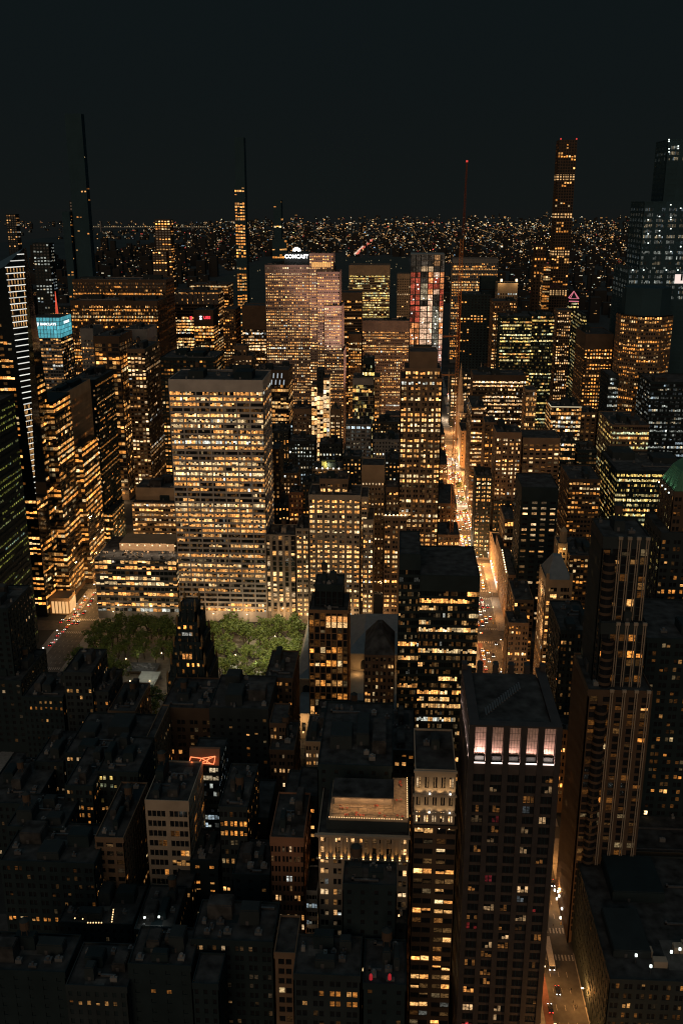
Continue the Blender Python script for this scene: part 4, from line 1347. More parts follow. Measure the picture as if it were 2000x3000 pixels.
part(OCT, mb, 'dark_crown', 'night')
hull(cx - rad * .6, cx + rad * .6, cyy - rad * .6, cyy + rad * .6, ptz - 27)
rng = random.Random(383)
OS = style('grid', bw=2.4, fh=3.9, wf=.7, hf=.55, dp=.5, spd=.1, lit=.52, full=.16, dark=.2, pal='amber', attic=1.2, base=80, inten=.8, grad=(.8, 1.0))
mb = MB()
for k in range(8):
    p0, p1 = pts[k], pts[(k + 1) % 8]
    if (p0[1] + p1[1]) / 2 < cyy + 8:
        face(OCT, mb, p0, p1, 0, ptz - 27, OS, rng)
part(OCT, mb, 'wall', 'brown')
for a in (-112, -78, -45):
    lx, ly = cx + (rad + 7) * math.cos(R(a)), cyy + (rad + 7) * math.sin(R(a))
    l = lamp('floodlight', (lx, ly, 84), 26000, (1, .78, .5), .8, 'SPOT', root, o, spot=R(80))
    aim(l, (lx, ly, 84), (cx + rad * .9 * math.cos(R(a)), cyy + rad * .9 * math.sin(R(a)), 104))
    mb = MB()
    mb.box(lx - .7, lx + .7, ly - .7, ly + .7, 82.6, 83.8)
    part(OCT, mb, 'floodlight_head', glow('work_light', (1, .93, .8), 3.0))
bld('office_block', 'flat-roofed podium under the floodlit base of the eight-sided tower', 'office block',
    [(1822, 2010, 1262, 985, 90)], style('band', lit=.0, wall='black', attic=30), 607, g=2)

# ---- unfinished white-lit giant at the right edge
bld('unfinished_skyscraper', 'unfinished giant tower with cold white work lights at the right edge', 'skyscraper',
    [(1838, 2060, 788, 1086, 70, dict(tl=(.87, 1.0))), (1886, 2060, 590, 1090, 62, dict(tl=(.72, .985))), (1956, 2080, 408, 1096, 50, dict(lit=.16, tl=(.94, .99)))],
    style('band', bw=13.5, fh=5.4, wf=.66, hf=.6, sub=7, gap=.4, lit=.7, pal='white', wall='night', core='night', attic=1, inten=.15, full=.3, dark=.1, run=.5), 609, g=0)
JP = bpy.data.objects['unfinished_skyscraper']
oj = JP.location
rng = random.Random(270)
for k in range(26):
    px, py = rng.choice(((1897, rng.randrange(590, 740)), (1963, rng.randrange(600, 740)), (1992, rng.randrange(600, 735)), (1930, rng.randrange(588, 700)), (rng.choice((1852, 1884, 1950, 1984)), 791), (rng.choice((1958, 1985)), rng.randrange(408, 446))))
    X, Z = at(px, py, 1085)
    mb = MB()
    mb.box(X - .55, X + .55, 1084.2, 1085, Z - .5, Z + .5)
    mb.build('work_lamp', glow('work_cold', (.9, 1, .92), 2.0), JP, oj)
X, Z = at(1978, 812, 1086)
mb = MB()
mb.box(X - 1, X + 12, 1085.2, 1085.6, Z - 6.5, Z + 3)
mb.build('lit_banner', glow('banner', (1, .80, .72), 1.0), JP, oj)
mb = MB()
mb.box(X + 5, X + 7, 1084.9, 1085.1, Z - 3.5, Z + 3)
mb.build('banner_mark', 'black', JP, oj)
for zz, px in ((862, 1903), (862, 1950)):
    X, Z = at(px, zz - 7, 1084)
    mb = MB()
    mb.box(X - .5, X + .5, 1083.5, 1084.4, Z - .5, Z + .5)
    mb.build('beacon', glow('beacon_red', (.9, .06, .05), .9), JP, oj)

# ---- tower with a green copper roof
GRN = bld('stone_skyscraper', 'dark stone tower with floodlit green copper roof at the right edge', 'skyscraper',
          [(1972, 2100, 1440, 474, 26, dict(wall='dkbrown', lit=.1, attic=3)), (1936, 2100, 1560, 470, 34)],
          style('pair', bw=5.4, fh=3.8, lit=.2, full=.02, pal='amber', wall='dark', attic=4, inten=.55, run=.2, side=dict(lit=.2, pal='yellow')), 611, g=0)
x0, x1, y0, y1, z = GRN['dims'][0]
mb = MB()
cxx, cyx = (x0 + x1) / 2, (y0 + y1) / 2
mb.prism([(x0 + .5, y0 + .5), (x1 - .5, y0 + .5), (x1 - .5, y1 - .5), (x0 + .5, y1 - .5)], z, z + 9, 0,
         [(x0 + 4.5, y0 + 4.5), (x1 - 4.5, y0 + 4.5), (x1 - 4.5, y1 - 4.5), (x0 + 4.5, y1 - 4.5)])
mb.prism([(x0 + 4.5, y0 + 4.5), (x1 - 4.5, y0 + 4.5), (x1 - 4.5, y1 - 4.5), (x0 + 4.5, y1 - 4.5)], z + 9, z + 15, 0,
         [(cxx - 2, cyx - 2), (cxx + 2, cyx - 2), (cxx + 2, cyx + 2), (cxx - 2, cyx + 2)])
for k in range(10):
    t = (k + .5) / 10
    mb.tube((x0 + .5 + t * (x1 - x0 - 1), y0 + .5, z), (x0 + 4.5 + t * (x1 - x0 - 9), y0 + 4.5, z + 9), .25, 4)
    mb.tube((x0 + .5, y0 + .5 + t * (y1 - y0 - 1), z), (x0 + 4.5, y0 + 4.5 + t * (y1 - y0 - 9), z + 9), .25, 4)
part(GRN, mb, 'copper_roof', 'copper')
for k in range(4):
    lx, ly = x0 - 1.5, y0 + 3 + k * 6.5
    l = lamp('floodlight', (lx, ly, z - 1), 800, (.78, 1, .66), .4, 'SPOT', GRN['root'], GRN['o'], spot=R(75))
    aim(l, (lx, ly, z - 1), (x0 + 7, ly, z + 12))
    mb = MB()
    mb.box(lx - .3, lx + .3, ly - .3, ly + .3, z - 1.8, z - 1.2)
    part(GRN, mb, 'floodlight_head', glow('work_cold', (.9, 1, .92), 2.0))
for k in range(3):
    lx, ly = x0 - 3.2, y0 + 4 + k * 8
    l = lamp('floodlight', (lx, ly, z - 28), 1500, (.9, .95, .6), .4, 'SPOT', GRN['root'], GRN['o'], spot=R(75))
    aim(l, (lx, ly, z - 28), (x0 + 2, ly, z - 12))

# ---- ribbed apartment tower
RIB = bld('ribbed_apartment_tower', 'tall tan apartment tower with paired vertical stone ribs and curved corner bays', 'apartment tower',
          [(1766, 1906, 1572, 368, 24), (1760, 1896, 1824, 363, 28), (1722, 1912, 2020, 358, 34, dict(wall='dkbrown', attic=3, bw=5.2, wf=.6, hf=.7))],
          style('vert', bw=3.9, fh=3.55, wf=.80, hf=.86, dp=.6, spd=.4, lit=.09, full=0, dark=.3, pal='amber', wall='dark', attic=5, run=.2, inten=.75, side=dict(lit=.04, bw=2.2, wf=.62, hf=.85)), 613, g=1)
x0, x1, y0, y1, z = RIB['dims'][0]
for (d_, zz, zb) in ((0, z - .3, 0), (1, RIB['dims'][1][4], 0), (2, RIB['dims'][2][4], 0)):
    a0, a1, b0 = RIB['dims'][d_][0], RIB['dims'][d_][1], RIB['dims'][d_][2]
    for k in range(4):
        c = a0 + (a1 - a0) * (.36 + .19 * k)
        mb = MB()
        for s_ in (-.5, .32):
            mb.box(c + s_, c + s_ + .34, b0 - .75, b0 - .01, 0, zz)
        mb.box(c - .75, c + .9, b0 - .95, b0 - .01, zz - .7, zz + .5)
        part(RIB, mb, 'stone_rib', 'stone')
for d_ in (0, 1, 2):
    a0, b0, zz = RIB['dims'][d_][0], RIB['dims'][d_][2], RIB['dims'][d_][4]
    mb, gl = MB(), MB()
    k = 0
    wv = 2.6
    bx = a0 + 3.2 + (2.5 if d_ == 2 else 0)
    gl.cyl(bx, b0 + .3, 0, zz - 7, wv - .25, n=16)
    while k * 3.55 < zz - 8:
        mb.cyl(bx, b0 + .3, k * 3.55, k * 3.55 + 1.15, wv, n=16)
        k += 1
    part(RIB, mb, 'curved_bay', 'dkbrown')
    part(RIB, gl, 'bay_glazing', 'glass')

# ---- tower with the glowing pink crown, nearest at the right
x0, x1, y0, y1 = 26.4, 57.0, 290.0, 334.0
ztop = 145.0
zled = at(1500, 2236, 290)[1]
o = ((x0 + x1) / 2, y0, 0.0)
root = thing('crowned_apartment_tower', 'dark near tower with five glowing pink panels in its crown', 'apartment tower', o)
PNK = dict(root=root, o=o, dims=[])
hull(x0 + .5, x1 - .5, y0 + .6, y1 - .5, ztop - 1)
core = MB()
core.box(x0 + 1.1, x1 - 1.1, y0 + 1.1, y1 - 1.1, 0, zled - 3)
part(PNK, core, 'glazing', 'glass')
core = MB()
core.box(x0 + 3.4, x1 - 3.4, y0 + 3.4, y1 - 3.4, zled - 3, ztop - 1.2)
part(PNK, core, 'roof', 'roof')
piers = MB()
nbay, pw = 5, 1.9
bw = (x1 - x0 - pw) / nbay
for k in range(nbay + 1):
    a = x0 + k * bw
    piers.box(a, a + pw, y0, y0 + 3.3, 0, ztop - .6)
    piers.box(a, a + pw, y1 - 3.3, y1, 0, ztop + 2.2)
nw = 7
bd = (y1 - y0 - pw) / nw
for k in range(1, nw):
    for xa, xb in ((x0, x0 + 3.3), (x1 - 3.3, x1)):
        piers.box(xa, xb, y0 + k * bd, y0 + k * bd + pw, 0, ztop - .6)
piers.box(x0 + .05, x1 - .05, y0 + .05, y0 + 3.35, ztop - .62, ztop)
piers.box(x0 + .05, x0 + 3.35, y0 + 3.35, y1 - .05, ztop - .62, ztop)
piers.box(x1 - 3.35, x1 - .05, y0 + 3.35, y1 - .05, ztop - .62, ztop)
part(PNK, piers, 'pier', mat('dark_stone', (.035, .030, .030), .6, .2, .3))
span = MB()
fh = 4.05
nf = int((zled - 5) / fh)
for k in range(nf):
    z = zled - 5 - (k + 1) * fh
    span.box(x0 + .5, x1 - .5, y0 + .75, y0 + 1.3, z, z + 1.15)
    span.box(x0 + .75, x0 + 1.3, y0 + 1.4, y1 - 1.4, z, z + 1.15)
span.box(x0 + .5, x1 - .5, y0 + .70, y0 + 1.4, zled - 5, zled - .6)
span.box(x0 + .70, x0 + 1.4, y0 + 1.4, y1 - 1.4, zled - 5, zled - .6)
part(PNK, span, 'spandrel', mat('pink_metal_dark', (.05, .040, .037), .55, .2, .4))
rng = random.Random(425)
mull = MB()
for k in range(nf):
    z = zled - 5 - (k + 1) * fh + 1.15
    h = fh - 1.15
    deep = k / nf
    for i in range(nbay):
        a = x0 + i * bw + pw
        w = (bw - pw) / 3
        lit_bay = rng.random() < .40
        c = pick(rng, 'mixed') if i > 1 or rng.random() < .55 else ((.6, .05, .07) if deep < .45 else pick(rng, 'mixed'))
        q = .30 * math.exp(rng.gauss(0, .8))
        for j in range(3):
            if lit_bay and rng.random() < .62:
                f_ = q * rng.uniform(.4, 1.3)
                hh = (h - .2) * rng.choice((1, 1, .6, .4))
                PANES.append((PNK, (a + w * (j + .5), y0 + 1.07, z + .1 + hh / 2), (1, 0), (0, -1), w - .25, hh, tuple(v * f_ for v in c)))
    for j in range(nw):
        if rng.random() < .16:
            PANES.append((PNK, (x0 + 1.07, y0 + pw + (j + .4) * bd, z + h / 2), (0, -1), (-1, 0), 3, h - .2, (.8, .36, .1)))
for i in range(nbay):
    for j in (1, 2):
        a = x0 + i * bw + pw + (bw - pw) / 3 * j
        mull.box(a - .12, a + .12, y0 + .9, y0 + 1.12, 0, zled - 5)
part(PNK, mull, 'mullion', 'black')
mat('crown_metal', (.62, .47, .42), .5, .22, .9, metal=.2)
strip = glow('strip_light', (1, .80, .72), 2.6)
for i in range(nbay):
    a0, a1 = x0 + i * bw + pw + .02, x0 + (i + 1) * bw - .02
    if i == 0:
        a0 -= .0
    mb = MB()
    n_ = 4
    for r in range(n_):
        z0_, z1_ = zled + 1.5 + (ztop - 1 - zled - 1.5) * r / n_, zled + 1.5 + (ztop - 1 - zled - 1.5) * (r + 1) / n_
        yy = y0 + 2.9 - 1.2 * r / n_
        y2 = y0 + 2.9 - 1.2 * (r + 1) / n_
        for c in range(4):
            b0, b1 = a0 + (a1 - a0) * c / 4 + .05, a0 + (a1 - a0) * (c + 1) / 4 - .05
            mb.quad((b0, yy, z0_ + .06), (b1, yy, z0_ + .06), (b1, y2, z1_ - .06), (b0, y2, z1_ - .06))
    part(PNK, mb, 'crown_panel', 'crown_metal')
    mb = MB()
    mb.box(a0 + .1, a1 - .1, y0 + .25, y0 + .55, zled - .55, zled - .2)
    part(PNK, mb, 'light_strip', strip)
    mb = MB()
    mb.box(a0 + .4, a1 - .4, y0 + 1.9, y0 + 2.6, zled - .5, zled + 1.3)
    part(PNK, mb, 'crown_louvre', 'dark')
    pwr = (900, 330, 300, 280, 620)[i]
    l = lamp('crown_light', ((a0 + a1) / 2, y0 + .5, zled), pwr, (1, .62, .50), kind='AREA', parent=root, o=o, size=(a1 - a0 - .4, .5))
    aim(l, ((a0 + a1) / 2, y0 + .5, zled), ((a0 + a1) / 2, y0 + 2.6, zled + 6))
for j in range(nw):
    b0, b1 = y0 + j * bd + pw, y0 + (j + 1) * bd
    mb = MB()
    mb.quad((x0 + 2.9, b0, zled + 1.5), (x0 + 2.9, b1, zled + 1.5), (x0 + 1.7, b1, ztop - 1), (x0 + 1.7, b0, ztop - 1))
    part(PNK, mb, 'crown_panel', 'crown_metal')
    l = lamp('crown_light', (x0 + .5, (b0 + b1) / 2, zled), 260, (1, .70, .58), kind='AREA', parent=root, o=o, size=(.5, b1 - b0))
    aim(l, (x0 + .5, (b0 + b1) / 2, zled), (x0 + 2.6, (b0 + b1) / 2, zled + 6))
mb = MB()
for k in range(16):
    mb.box(x0 + 6 + k * .9, x0 + 6.6 + k * .9, y0 + 9 + k * 1.3, y0 + 14 + k * 1.3, ztop - 1.3, ztop - .9)
part(PNK, mb, 'roof_hatch', 'metal')

# ---- cream floodlit tower beside it
GLD = bld('cream_office_tower', 'tower with a cream floodlit classical top left of the pink-crowned tower', 'office tower',
          [(1215, 1336, 2253, 300, 28, dict(z0=96, wall='lime', lit=.25, attic=3, bw=2.9, fh=6.8, wf=.5, hf=.62, base=1, pal='pale', faces='S')), (1208, 1340, 2418, 298, 31, dict(attic=1))],
          style('band', bw=6.5, fh=4.15, wf=.82, hf=.55, sub=2, gap=.3, dp=.5, lit=.45, pal='warm', wall='dkbrown', full=.25, dark=.25), 615, g=1)
x0, x1, y0, y1, z = GLD['dims'][0]
mb = MB()
for zz, dz, pr in ((z - .2, .8, .8), (z - 9.8, .7, 1.0), (z - 17.4, .7, .9)):
    mb.box(x0 - pr * .5, x1 + pr * .5, y0 - pr, y0 - .02, zz - dz, zz)
part(GLD, mb, 'cornice', 'lime')
for zz, pw_ in ((z - 9.6, 470), (z - 17.2, 330), (z - 23, 300)):
    for k in range(4):
        xx = x0 + (k + .5) * (x1 - x0) / 4
        l = lamp('floodlight', (xx, y0 - 1.9, zz - .2), pw_, (1, .64, .30), .15, 'SPOT', GLD['root'], GLD['o'], spot=R(100))
        aim(l, (xx, y0 - 1.9, zz - .2), (xx, y0 + 1.2, zz + 5))
        if k % 2:
            mb = MB()
            mb.box(xx - .3, xx + .3, y0 - .9, y0 - .5, zz + .1, zz + .5)
            part(GLD, mb, 'floodlight_head', glow('work_light', (1, .93, .8), 3.0))

# ---- hotel with the lit colonnade and roof bar
HTL = bld('hotel_building', 'classical hotel with an amber-lit colonnade and a glowing rooftop bar', 'hotel',
          [(930, 1200, 2440, 300, 32, dict(attic=1.2))],
          style('pair', bw=5.0, fh=4.5, wf=.6, hf=.56, sub=2, gap=.4, dp=.4, lit=.55, pal='pale', wall='stone', run=.5, inten=.7, full=0, base=6), 617, g=0)
x0, x1, y0, y1, z = HTL['dims'][0]
mb = MB()
mb.box(x0 - .9, x1 + .2, y0 - 1.1, y0 - .02, z - .9, z)
mb.box(x0 - .5, x1 + .2, y0 - .8, y0 - .02, z - 10.6, z - 10.1)
for k in range(40):
    mb.box(x0 + k * (x1 - x0) / 40, x0 + (k + .5) * (x1 - x0) / 40, y0 - 1.0, y0 - .05, z - 1.3, z - .92)
part(HTL, mb, 'cornice', 'lime')
mb = MB()
nc = 13
for k in range(nc):
    xx = x0 + .8 + k * (x1 - x0 - 1.6) / (nc - 1)
    mb.box(xx - .42, xx + .42, y0 - .7, y0 - .02, z - 10.0, z - 1.35)
part(HTL, mb, 'pilaster', 'lime')
for k in range(nc):
    xx = x0 + .8 + k * (x1 - x0 - 1.6) / (nc - 1)
    if k == 5:
        continue
    l = lamp('pilaster_light', (xx, y0 - 1.15, z - 9.9), 420, (1, .50, .15), .1, 'SPOT', HTL['root'], HTL['o'], spot=R(95))
    aim(l, (xx, y0 - 1.15, z - 9.9), (xx, y0 - .2, z - 5))
    mb = MB()
    mb.box(xx - .22, xx + .22, y0 - 1.0, y0 - .72, z - 10.05, z - 9.75)
    part(HTL, mb, 'pilaster_lamp', glow('pilaster_bulb', (1, .66, .3), 2.2))
bx0, bz0 = at(972, 2396, 304)
bx1 = at(1150, 2396, 304)[0]
bz0 += 2.2
bzt = at(1000, 2330, 311)[1] + .8
mb = MB()
mb.box(x0 + 3, x1 - .6, 303, 331, z - 1, bz0 - 2.4)
part(HTL, mb, 'roof_deck_base', 'dark')
mb = MB()
mb.box(bx0 - 1, bx1 + 5.5, 303, 331, bz0 - 2.4, bz0 - 2.0)
part(HTL, mb, 'terrace_deck', mat('deck', (.24, .18, .12), .7, .3, .8))
mb = MB()
mb.box(bx0, bx1, 308.2, 320, bzt - .1, bzt + .4)
mb.box(bx0 + .3, bx1 - .3, 312.5, 320, bz0 - 2, bzt - .1)
for k in range(8):
    xx = bx0 + k * (bx1 - bx0) / 7
    mb.box(xx - .1, xx + .1, 308.0, 308.2, bz0 - 2, bzt)
part(HTL, mb, 'roof_bar', 'lime')
mb = MB()
mb.box(bx0 - .2, bx1 + .2, 308.0, 320.2, bzt + .42, bzt + .7)
part(HTL, mb, 'bar_roof', 'roof')
mb = MB()
mb.box(bx0 + .3, bx1 - .3, 307.8, 308.0, bz0 - .2, bz0 + .1)
mb.box(bx0 - 1, bx1 + 5.5, 302.9, 303.1, bz0 - 2, bz0 - 1.1)
part(HTL, mb, 'balustrade', 'lime')
rng = random.Random(8)
for k in range(22):
    xx = bx0 + 1 + rng.random() * (bx1 - bx0 - 2)
    yy = rng.choice((309.3, 310.2, 311.2, 305, 306.5)) if k < 15 else rng.uniform(304, 330)
    if k >= 15:
        xx = bx1 + rng.uniform(.8, 4.6)
    mb = MB()
    mb.cyl(xx, yy, bz0 - 2, bz0 - 1.3, .08, n=6)
    mb.cyl(xx, yy, bz0 - 1.3, bz0 - 1.2, .55, n=10)
    part(HTL, mb, 'bar_table', mat('bar_red', (.35, .07, .04), .6, .2, 2))
for k in range(3):
    xx = bx0 + (k + .5) * (bx1 - bx0) / 3
    lamp('bar_light', (xx, 310.3, bzt - .5), 900, (1, .60, .30), .08, 'POINT', HTL['root'], HTL['o'])
    lamp('terrace_light', (xx, 305, bz0 + 1.0), 130, (1, .55, .24), .08, 'POINT', HTL['root'], HTL['o'])
for k in range(5):
    lamp('terrace_light', (bx1 + 3.0, 307 + k * 5, bz0 + 1.6), 210, (1, .58, .28), .08, 'POINT', HTL['root'], HTL['o'])
mb = MB()
for k in range(30):
    mb.box(bx0 - 1 + k * .9, bx0 - .75 + k * .9, 302.6, 302.85, bz0 - 1.1, bz0 - .85)
for k in range(22):
    mb.box(bx1 + 5.2, bx1 + 5.45, 304 + k * 1.2, 304.25 + k * 1.2, bz0 - 1, bz0 - .72)
part(HTL, mb, 'string_lamps', glow('bulb_warm', (1, .62, .28), 2.2))

# ---- bronze tower, dark glass tower, gabled block, black gothic tower
BRZ = bld('bronze_office_tower', 'slim bronze tower with seven dark glass bays in front of the library', 'office tower',
          [(903, 1020, 1786, 480, 26, dict(attic=2)), (921, 1005, 1712, 486, 16, dict(lit=0, wall='black', attic=4))],
          style('vert', bw=3.05, fh=3.95, wf=.80, hf=.90, dp=.6, spd=.35, lit=.16, full=.1, dark=.3, pal='amber', wall='bronze', run=.55, inten=.85, base=6), 619, g=2)
x0, x1, y0, y1, z = BRZ['dims'][0]
for k in range(4):
    for r in range(2):
        PANES.append((BRZ, (x0 + (3.5 + k) * (x1 - x0) / 7, y0 - .0 + .57 - .6 + .05, z - 5.2 - r * 3.4), (1, 0), (0, -1), 2.3, 3.1, ((1, .42, .12) if r == 0 else (1, .6, .25))))
HSB = bld('glass_office_tower', 'black glass tower with broken lit floor strips on the corner of the bright avenue', 'office tower',
          [(1230, 1406, 1684, 472, 46), (1170, 1233, 1622, 478, 38, dict(lit=.06))],
          style('band', bw=6.0, fh=4.0, wf=.98, hf=.62, sub=5, gap=.12, dp=.15, lit=.42, pal='warm', full=.14, dark=.28, wall='black', core='glass2', run=.78, attic=9, inten=.66), 621, g=0)
GBL = bld('gabled_stone_building', 'dark stone block with a steep hipped roof between the bronze and black glass towers', 'stone building',
          [(1066, 1156, 1918, 468, 30, dict(attic=1.5))], style('pair', bw=4.6, fh=4.0, wf=.66, sub=2, lit=.4, pal='warm', wall='dkbrown', grad=(.3, 1.4), full=.1, inten=.8), 623, g=0)
x0, x1, y0, y1, z = GBL['dims'][0]
cxx = (x0 + x1) / 2
zr = at(1113, 1842, 480)[1]
mb = MB()
mb.prism([(x0, y0), (x1, y0), (x1, y1), (x0, y1)], z, zr, 0, [(cxx - 1.2, y0 + 10), (cxx + 1.2, y0 + 10), (cxx + 1.2, y1 - 6), (cxx - 1.2, y1 - 6)])
mb.box(cxx - .5, cxx + .5, y0 + 12, y0 + 13, zr - .5, zr + 3)
part(GBL, mb, 'hipped_roof', 'roof')
RAD = bld('gothic_black_tower', 'black gothic tower with stepped crown and orange windows before the park trees', 'tower',
          [(488, 610, 1985, 478, 30, dict(lit=.03)), (498, 602, 1932, 480, 26), (506, 594, 1880, 482, 22), (515, 584, 1822, 484, 18), (524, 574, 1776, 486, 13, dict(lit=0))],
          style('vert', bw=3.0, fh=3.9, wf=.5, hf=.62, dp=.8, spd=.4, lit=.1, full=0, pal='amber', wall='black', attic=2, core='dark'), 625, g=0)
for d_ in RAD['dims']:
    x0, x1, y0, y1, z = d_
    mat('gilt', (.16, .10, .04), .5, .3, 1)
    for xx in (x0 + .6, x1 - .6):
        for yy in (y0 + .6, y1 - .6):
            mb = MB()
            mb.cyl(xx, yy, z - 3, z + 1.5, .7, n=6)
            mb.cyl(xx, yy, z + 1.5, z + 4.5, .75, .05, 6)
            part(RAD, mb, 'pinnacle', 'gilt')
    for k in range(3):
        xx = x0 + (x1 - x0) * (k + 1) / 4
        mb = MB()
        mb.cyl(xx, y0 + .4, z - 2, z + 2.6, .5, .05, 6)
        part(RAD, mb, 'pinnacle', 'gilt')
x0, x1, y0, y1, z = RAD['dims'][3]
for k, (dz, cs) in enumerate(((7, 'w'), (14.5, 'o'), (19.5, 'o'), (26, 'o'), (32, 'd'))):
    for j in range(3):
        c = dict(w=(.5, .5, .45), o=(1, .40, .10), d=(.8, .3, .08))[cs]
        f = .8 if j < 2 else .6
        PANES.append((RAD, ((x0 + x1) / 2 - 2.5 + j * 1.9, RAD['dims'][min(3, 3)][2] - .25 if dz < 15 else (RAD['dims'][2][2] - .25 if dz < 27 else RAD['dims'][1][2] - .25), z - dz), (1, 0), (0, -1), 1.45, 3.2 if cs == 'o' else 1.8, tuple(v * f for v in c)))

# ---- library with grey roofs
o = (-6.0, 540.0, 0.0)
root = thing('stone_library', 'pale stone library with big grey roof, hidden behind the bronze tower', 'library', o)
LIB = dict(root=root, o=o, dims=[])
lx0, lx1, ly0, ly1, lz = -58.0, 46.0, 541.0, 640.0, 31.0
hull(lx0, lx1, 580, ly1, lz)
mb = MB()
lm, lyr = -30.0, 578.0
mb.box(lx0, lm, ly0, ly1, 0, lz)
mb.box(lm, lx1, lyr, ly1 - .5, 0, lz - .05)
mb.box(lx0 - .7, lm + .5, ly0 - .7, ly1 + .7, lz - 1.2, lz + .3)
mb.box(lm + .5, lx1 + .7, lyr - .7, ly1 + .6, lz - 1.2, lz + .28)
mb.box(lm, lx1 - 4, ly0 + .1, lyr, 0, 19)
mb.box(lx0 + 1, lx1 - 1, ly0 - 18, ly0, 0, 17)
mb.box(lx0 + .5, lx1 - .5, ly0 - 18.5, ly0 - .02, 15.6, 17.3)
part(LIB, mb, 'wall', 'lime')
mb = MB()
mb.prism([(lx0 + .5, ly0 + .5), (lm, ly0 + .5), (lm, ly1 - .5), (lx0 + .5, ly1 - .5)], lz + .3, lz + 8, 0,
         [(lx0 + 13, ly0 + 13), (lm - 13, ly0 + 13), (lm - 13, ly1 - 13), (lx0 + 13, ly1 - 13)])
mb.prism([(lm + .1, lyr + .2), (lx1 - .5, lyr + .2), (lx1 - .5, ly1 - 1), (lm + .1, ly1 - 1)], lz + .28, lz + 8.6, 0,
         [(lm + 12, lyr + 15), (lx1 - 14, lyr + 15), (lx1 - 14, ly1 - 16), (lm + 12, ly1 - 16)])
mb.prism([(lx0 + 1.2, ly0 - 17.8), (lx1 - 1.2, ly0 - 17.8), (lx1 - 1.2, ly0 - .1), (lx0 + 1.2, ly0 - .1)], 17.3, 22, 0,
         [(lx0 + 3, ly0 - 8), (lx1 - 3, ly0 - 8), (lx1 - 3, ly0 - .1), (lx0 + 3, ly0 - .1)])
part(LIB, mb, 'roof', mat('slate', (.14, .155, .165), .6, .15, .3))
for k in range(9):
    xx = lx0 + 6 + k * 11.5
    mb = MB()
    pts_ = [(xx + 2.2 * math.cos(R(a)), 24.6 + 2.2 * math.sin(R(a))) for a in range(0, 181, 20)]
    yw = (ly0 if xx < lm else lyr) - .06
    mb.poly([(xx + 2.2, yw, 20.2)] + [(a, yw, c) for a, c in pts_] + [(xx - 2.2, yw, 20.2)])
    part(LIB, mb, 'arched_window', 'glass')
    mb = MB()
    mb.box(xx - 1.1, xx + 1.1, ly0 - 18.12, ly0 - 18.04, 5, 11)
    part(LIB, mb, 'tall_window', 'glass')
for xx in (-22, -5, 12, 30):
    lamp('roof_lantern', (xx, 572, 22.5), 900, (1, .58, .22), .3, 'POINT', root, o)
for xx in (-52, -30, -8, 14, 36):
    lamp('wall_lantern', (xx, 517, 13), 3200, (1, .60, .26), .3, 'POINT', root, o)
    mb = MB()
    mb.box(xx - .3, xx + .3, 518.7, 519.3, 6.2, 7.2)
    part(LIB, mb, 'wall_lantern_head', glow('bulb_warm', (1, .62, .28), 2.2))

# ---- tower with pyramid roof, turrets, church, pink pyramid
PYR = bld('pyramid_roofed_tower', 'tan tower with a dark truncated pyramid roof and glowing central bay', 'office tower',
          [(1598, 1677, 1698, 540, 26, dict(attic=5))], style('pair', bw=6.4, fh=4.1, wf=.72, hf=.6, sub=3, gap=.2, lit=.5, pal='warm', wall='tan', full=.3, side=dict(lit=.25), inten=.8), 627, g=0)
x0, x1, y0, y1, z = PYR['dims'][0]
zr = at(1635, 1630, 550)[1]
cxx, cyx = (x0 + x1) / 2, (y0 + y1) / 2
mb = MB()
mb.prism([(x0 + .8, y0 + .8), (x1 - .8, y0 + .8), (x1 - .8, y1 - .8), (x0 + .8, y1 - .8)], z - .2, zr, 0, [(cxx - 2.4, cyx - 2.4), (cxx + 2.4, cyx - 2.4), (cxx + 2.4, cyx + 2.4), (cxx - 2.4, cyx + 2.4)])
part(PYR, mb, 'pyramid_roof', 'slate')
mb = MB()
for xx in (x0 + .2, x1 - 1.8):
    mb.box(xx, xx + 1.6, y0 - .8, y0 + .8, z - 10, z + 4)
part(PYR, mb, 'corner_pier', 'tan')
for xx, yy, zz in ((x0 - 3, y0 + 4, z - 34), (x0 - 3, y0 + 14, z - 12)):
    lamp('wall_lantern', (xx, yy, zz), 2200, (1, .62, .3), .4, 'POINT', PYR['root'], PYR['o'])
sp_x, sp_z = at(1351, 1064, 1335)
o = (sp_x, 1335.0, 0.0)
root = thing('twin_spired_church', 'pale stone church with tapering spires beside the bright avenue', 'church', o)
CH = dict(root=root, o=o, dims=[])
for k in range(2):
    xx = sp_x + k * 27
    mb = MB()
    mb.box(xx - 5, xx + 5, 1333, 1343, 0, 46)
    for q, w in ((-1, -1), (1, -1), (1, 1), (-1, 1)):
        mb.cyl(xx + q * 4.6, 1338 + w * 4.6, 40, 58, 1.0, .1, 6)
    part(CH, mb, 'tower', 'lime')
    mb = MB()
    mb.cyl(xx, 1338, 46, sp_z, 5.0, .15, 8)
    for j in range(8):
        a = R(22.5 + 45 * j)
        mb.tube((xx + 5 * math.cos(a), 1338 + 5 * math.sin(a), 46), (xx, 1338, sp_z), .22, 4)
    part(CH, mb, 'spire', 'lime')
mb = MB()
mb.box(sp_x + 3, sp_x + 24, 1337, 1400, 0, 30)
mb.prism([(sp_x + 3, 1337), (sp_x + 24, 1337), (sp_x + 24, 1400), (sp_x + 3, 1400)], 30, 42, 0, [(sp_x + 13, 1338), (sp_x + 14, 1338), (sp_x + 14, 1399), (sp_x + 13, 1399)])
part(CH, mb, 'nave', 'grey')
l = lamp('floodlight', (sp_x - 7, 1322, 20), 7000, (1, .76, .56), 1, 'SPOT', root, o, spot=R(60))
aim(l, (sp_x - 7, 1322, 20), (sp_x, 1338, 62))
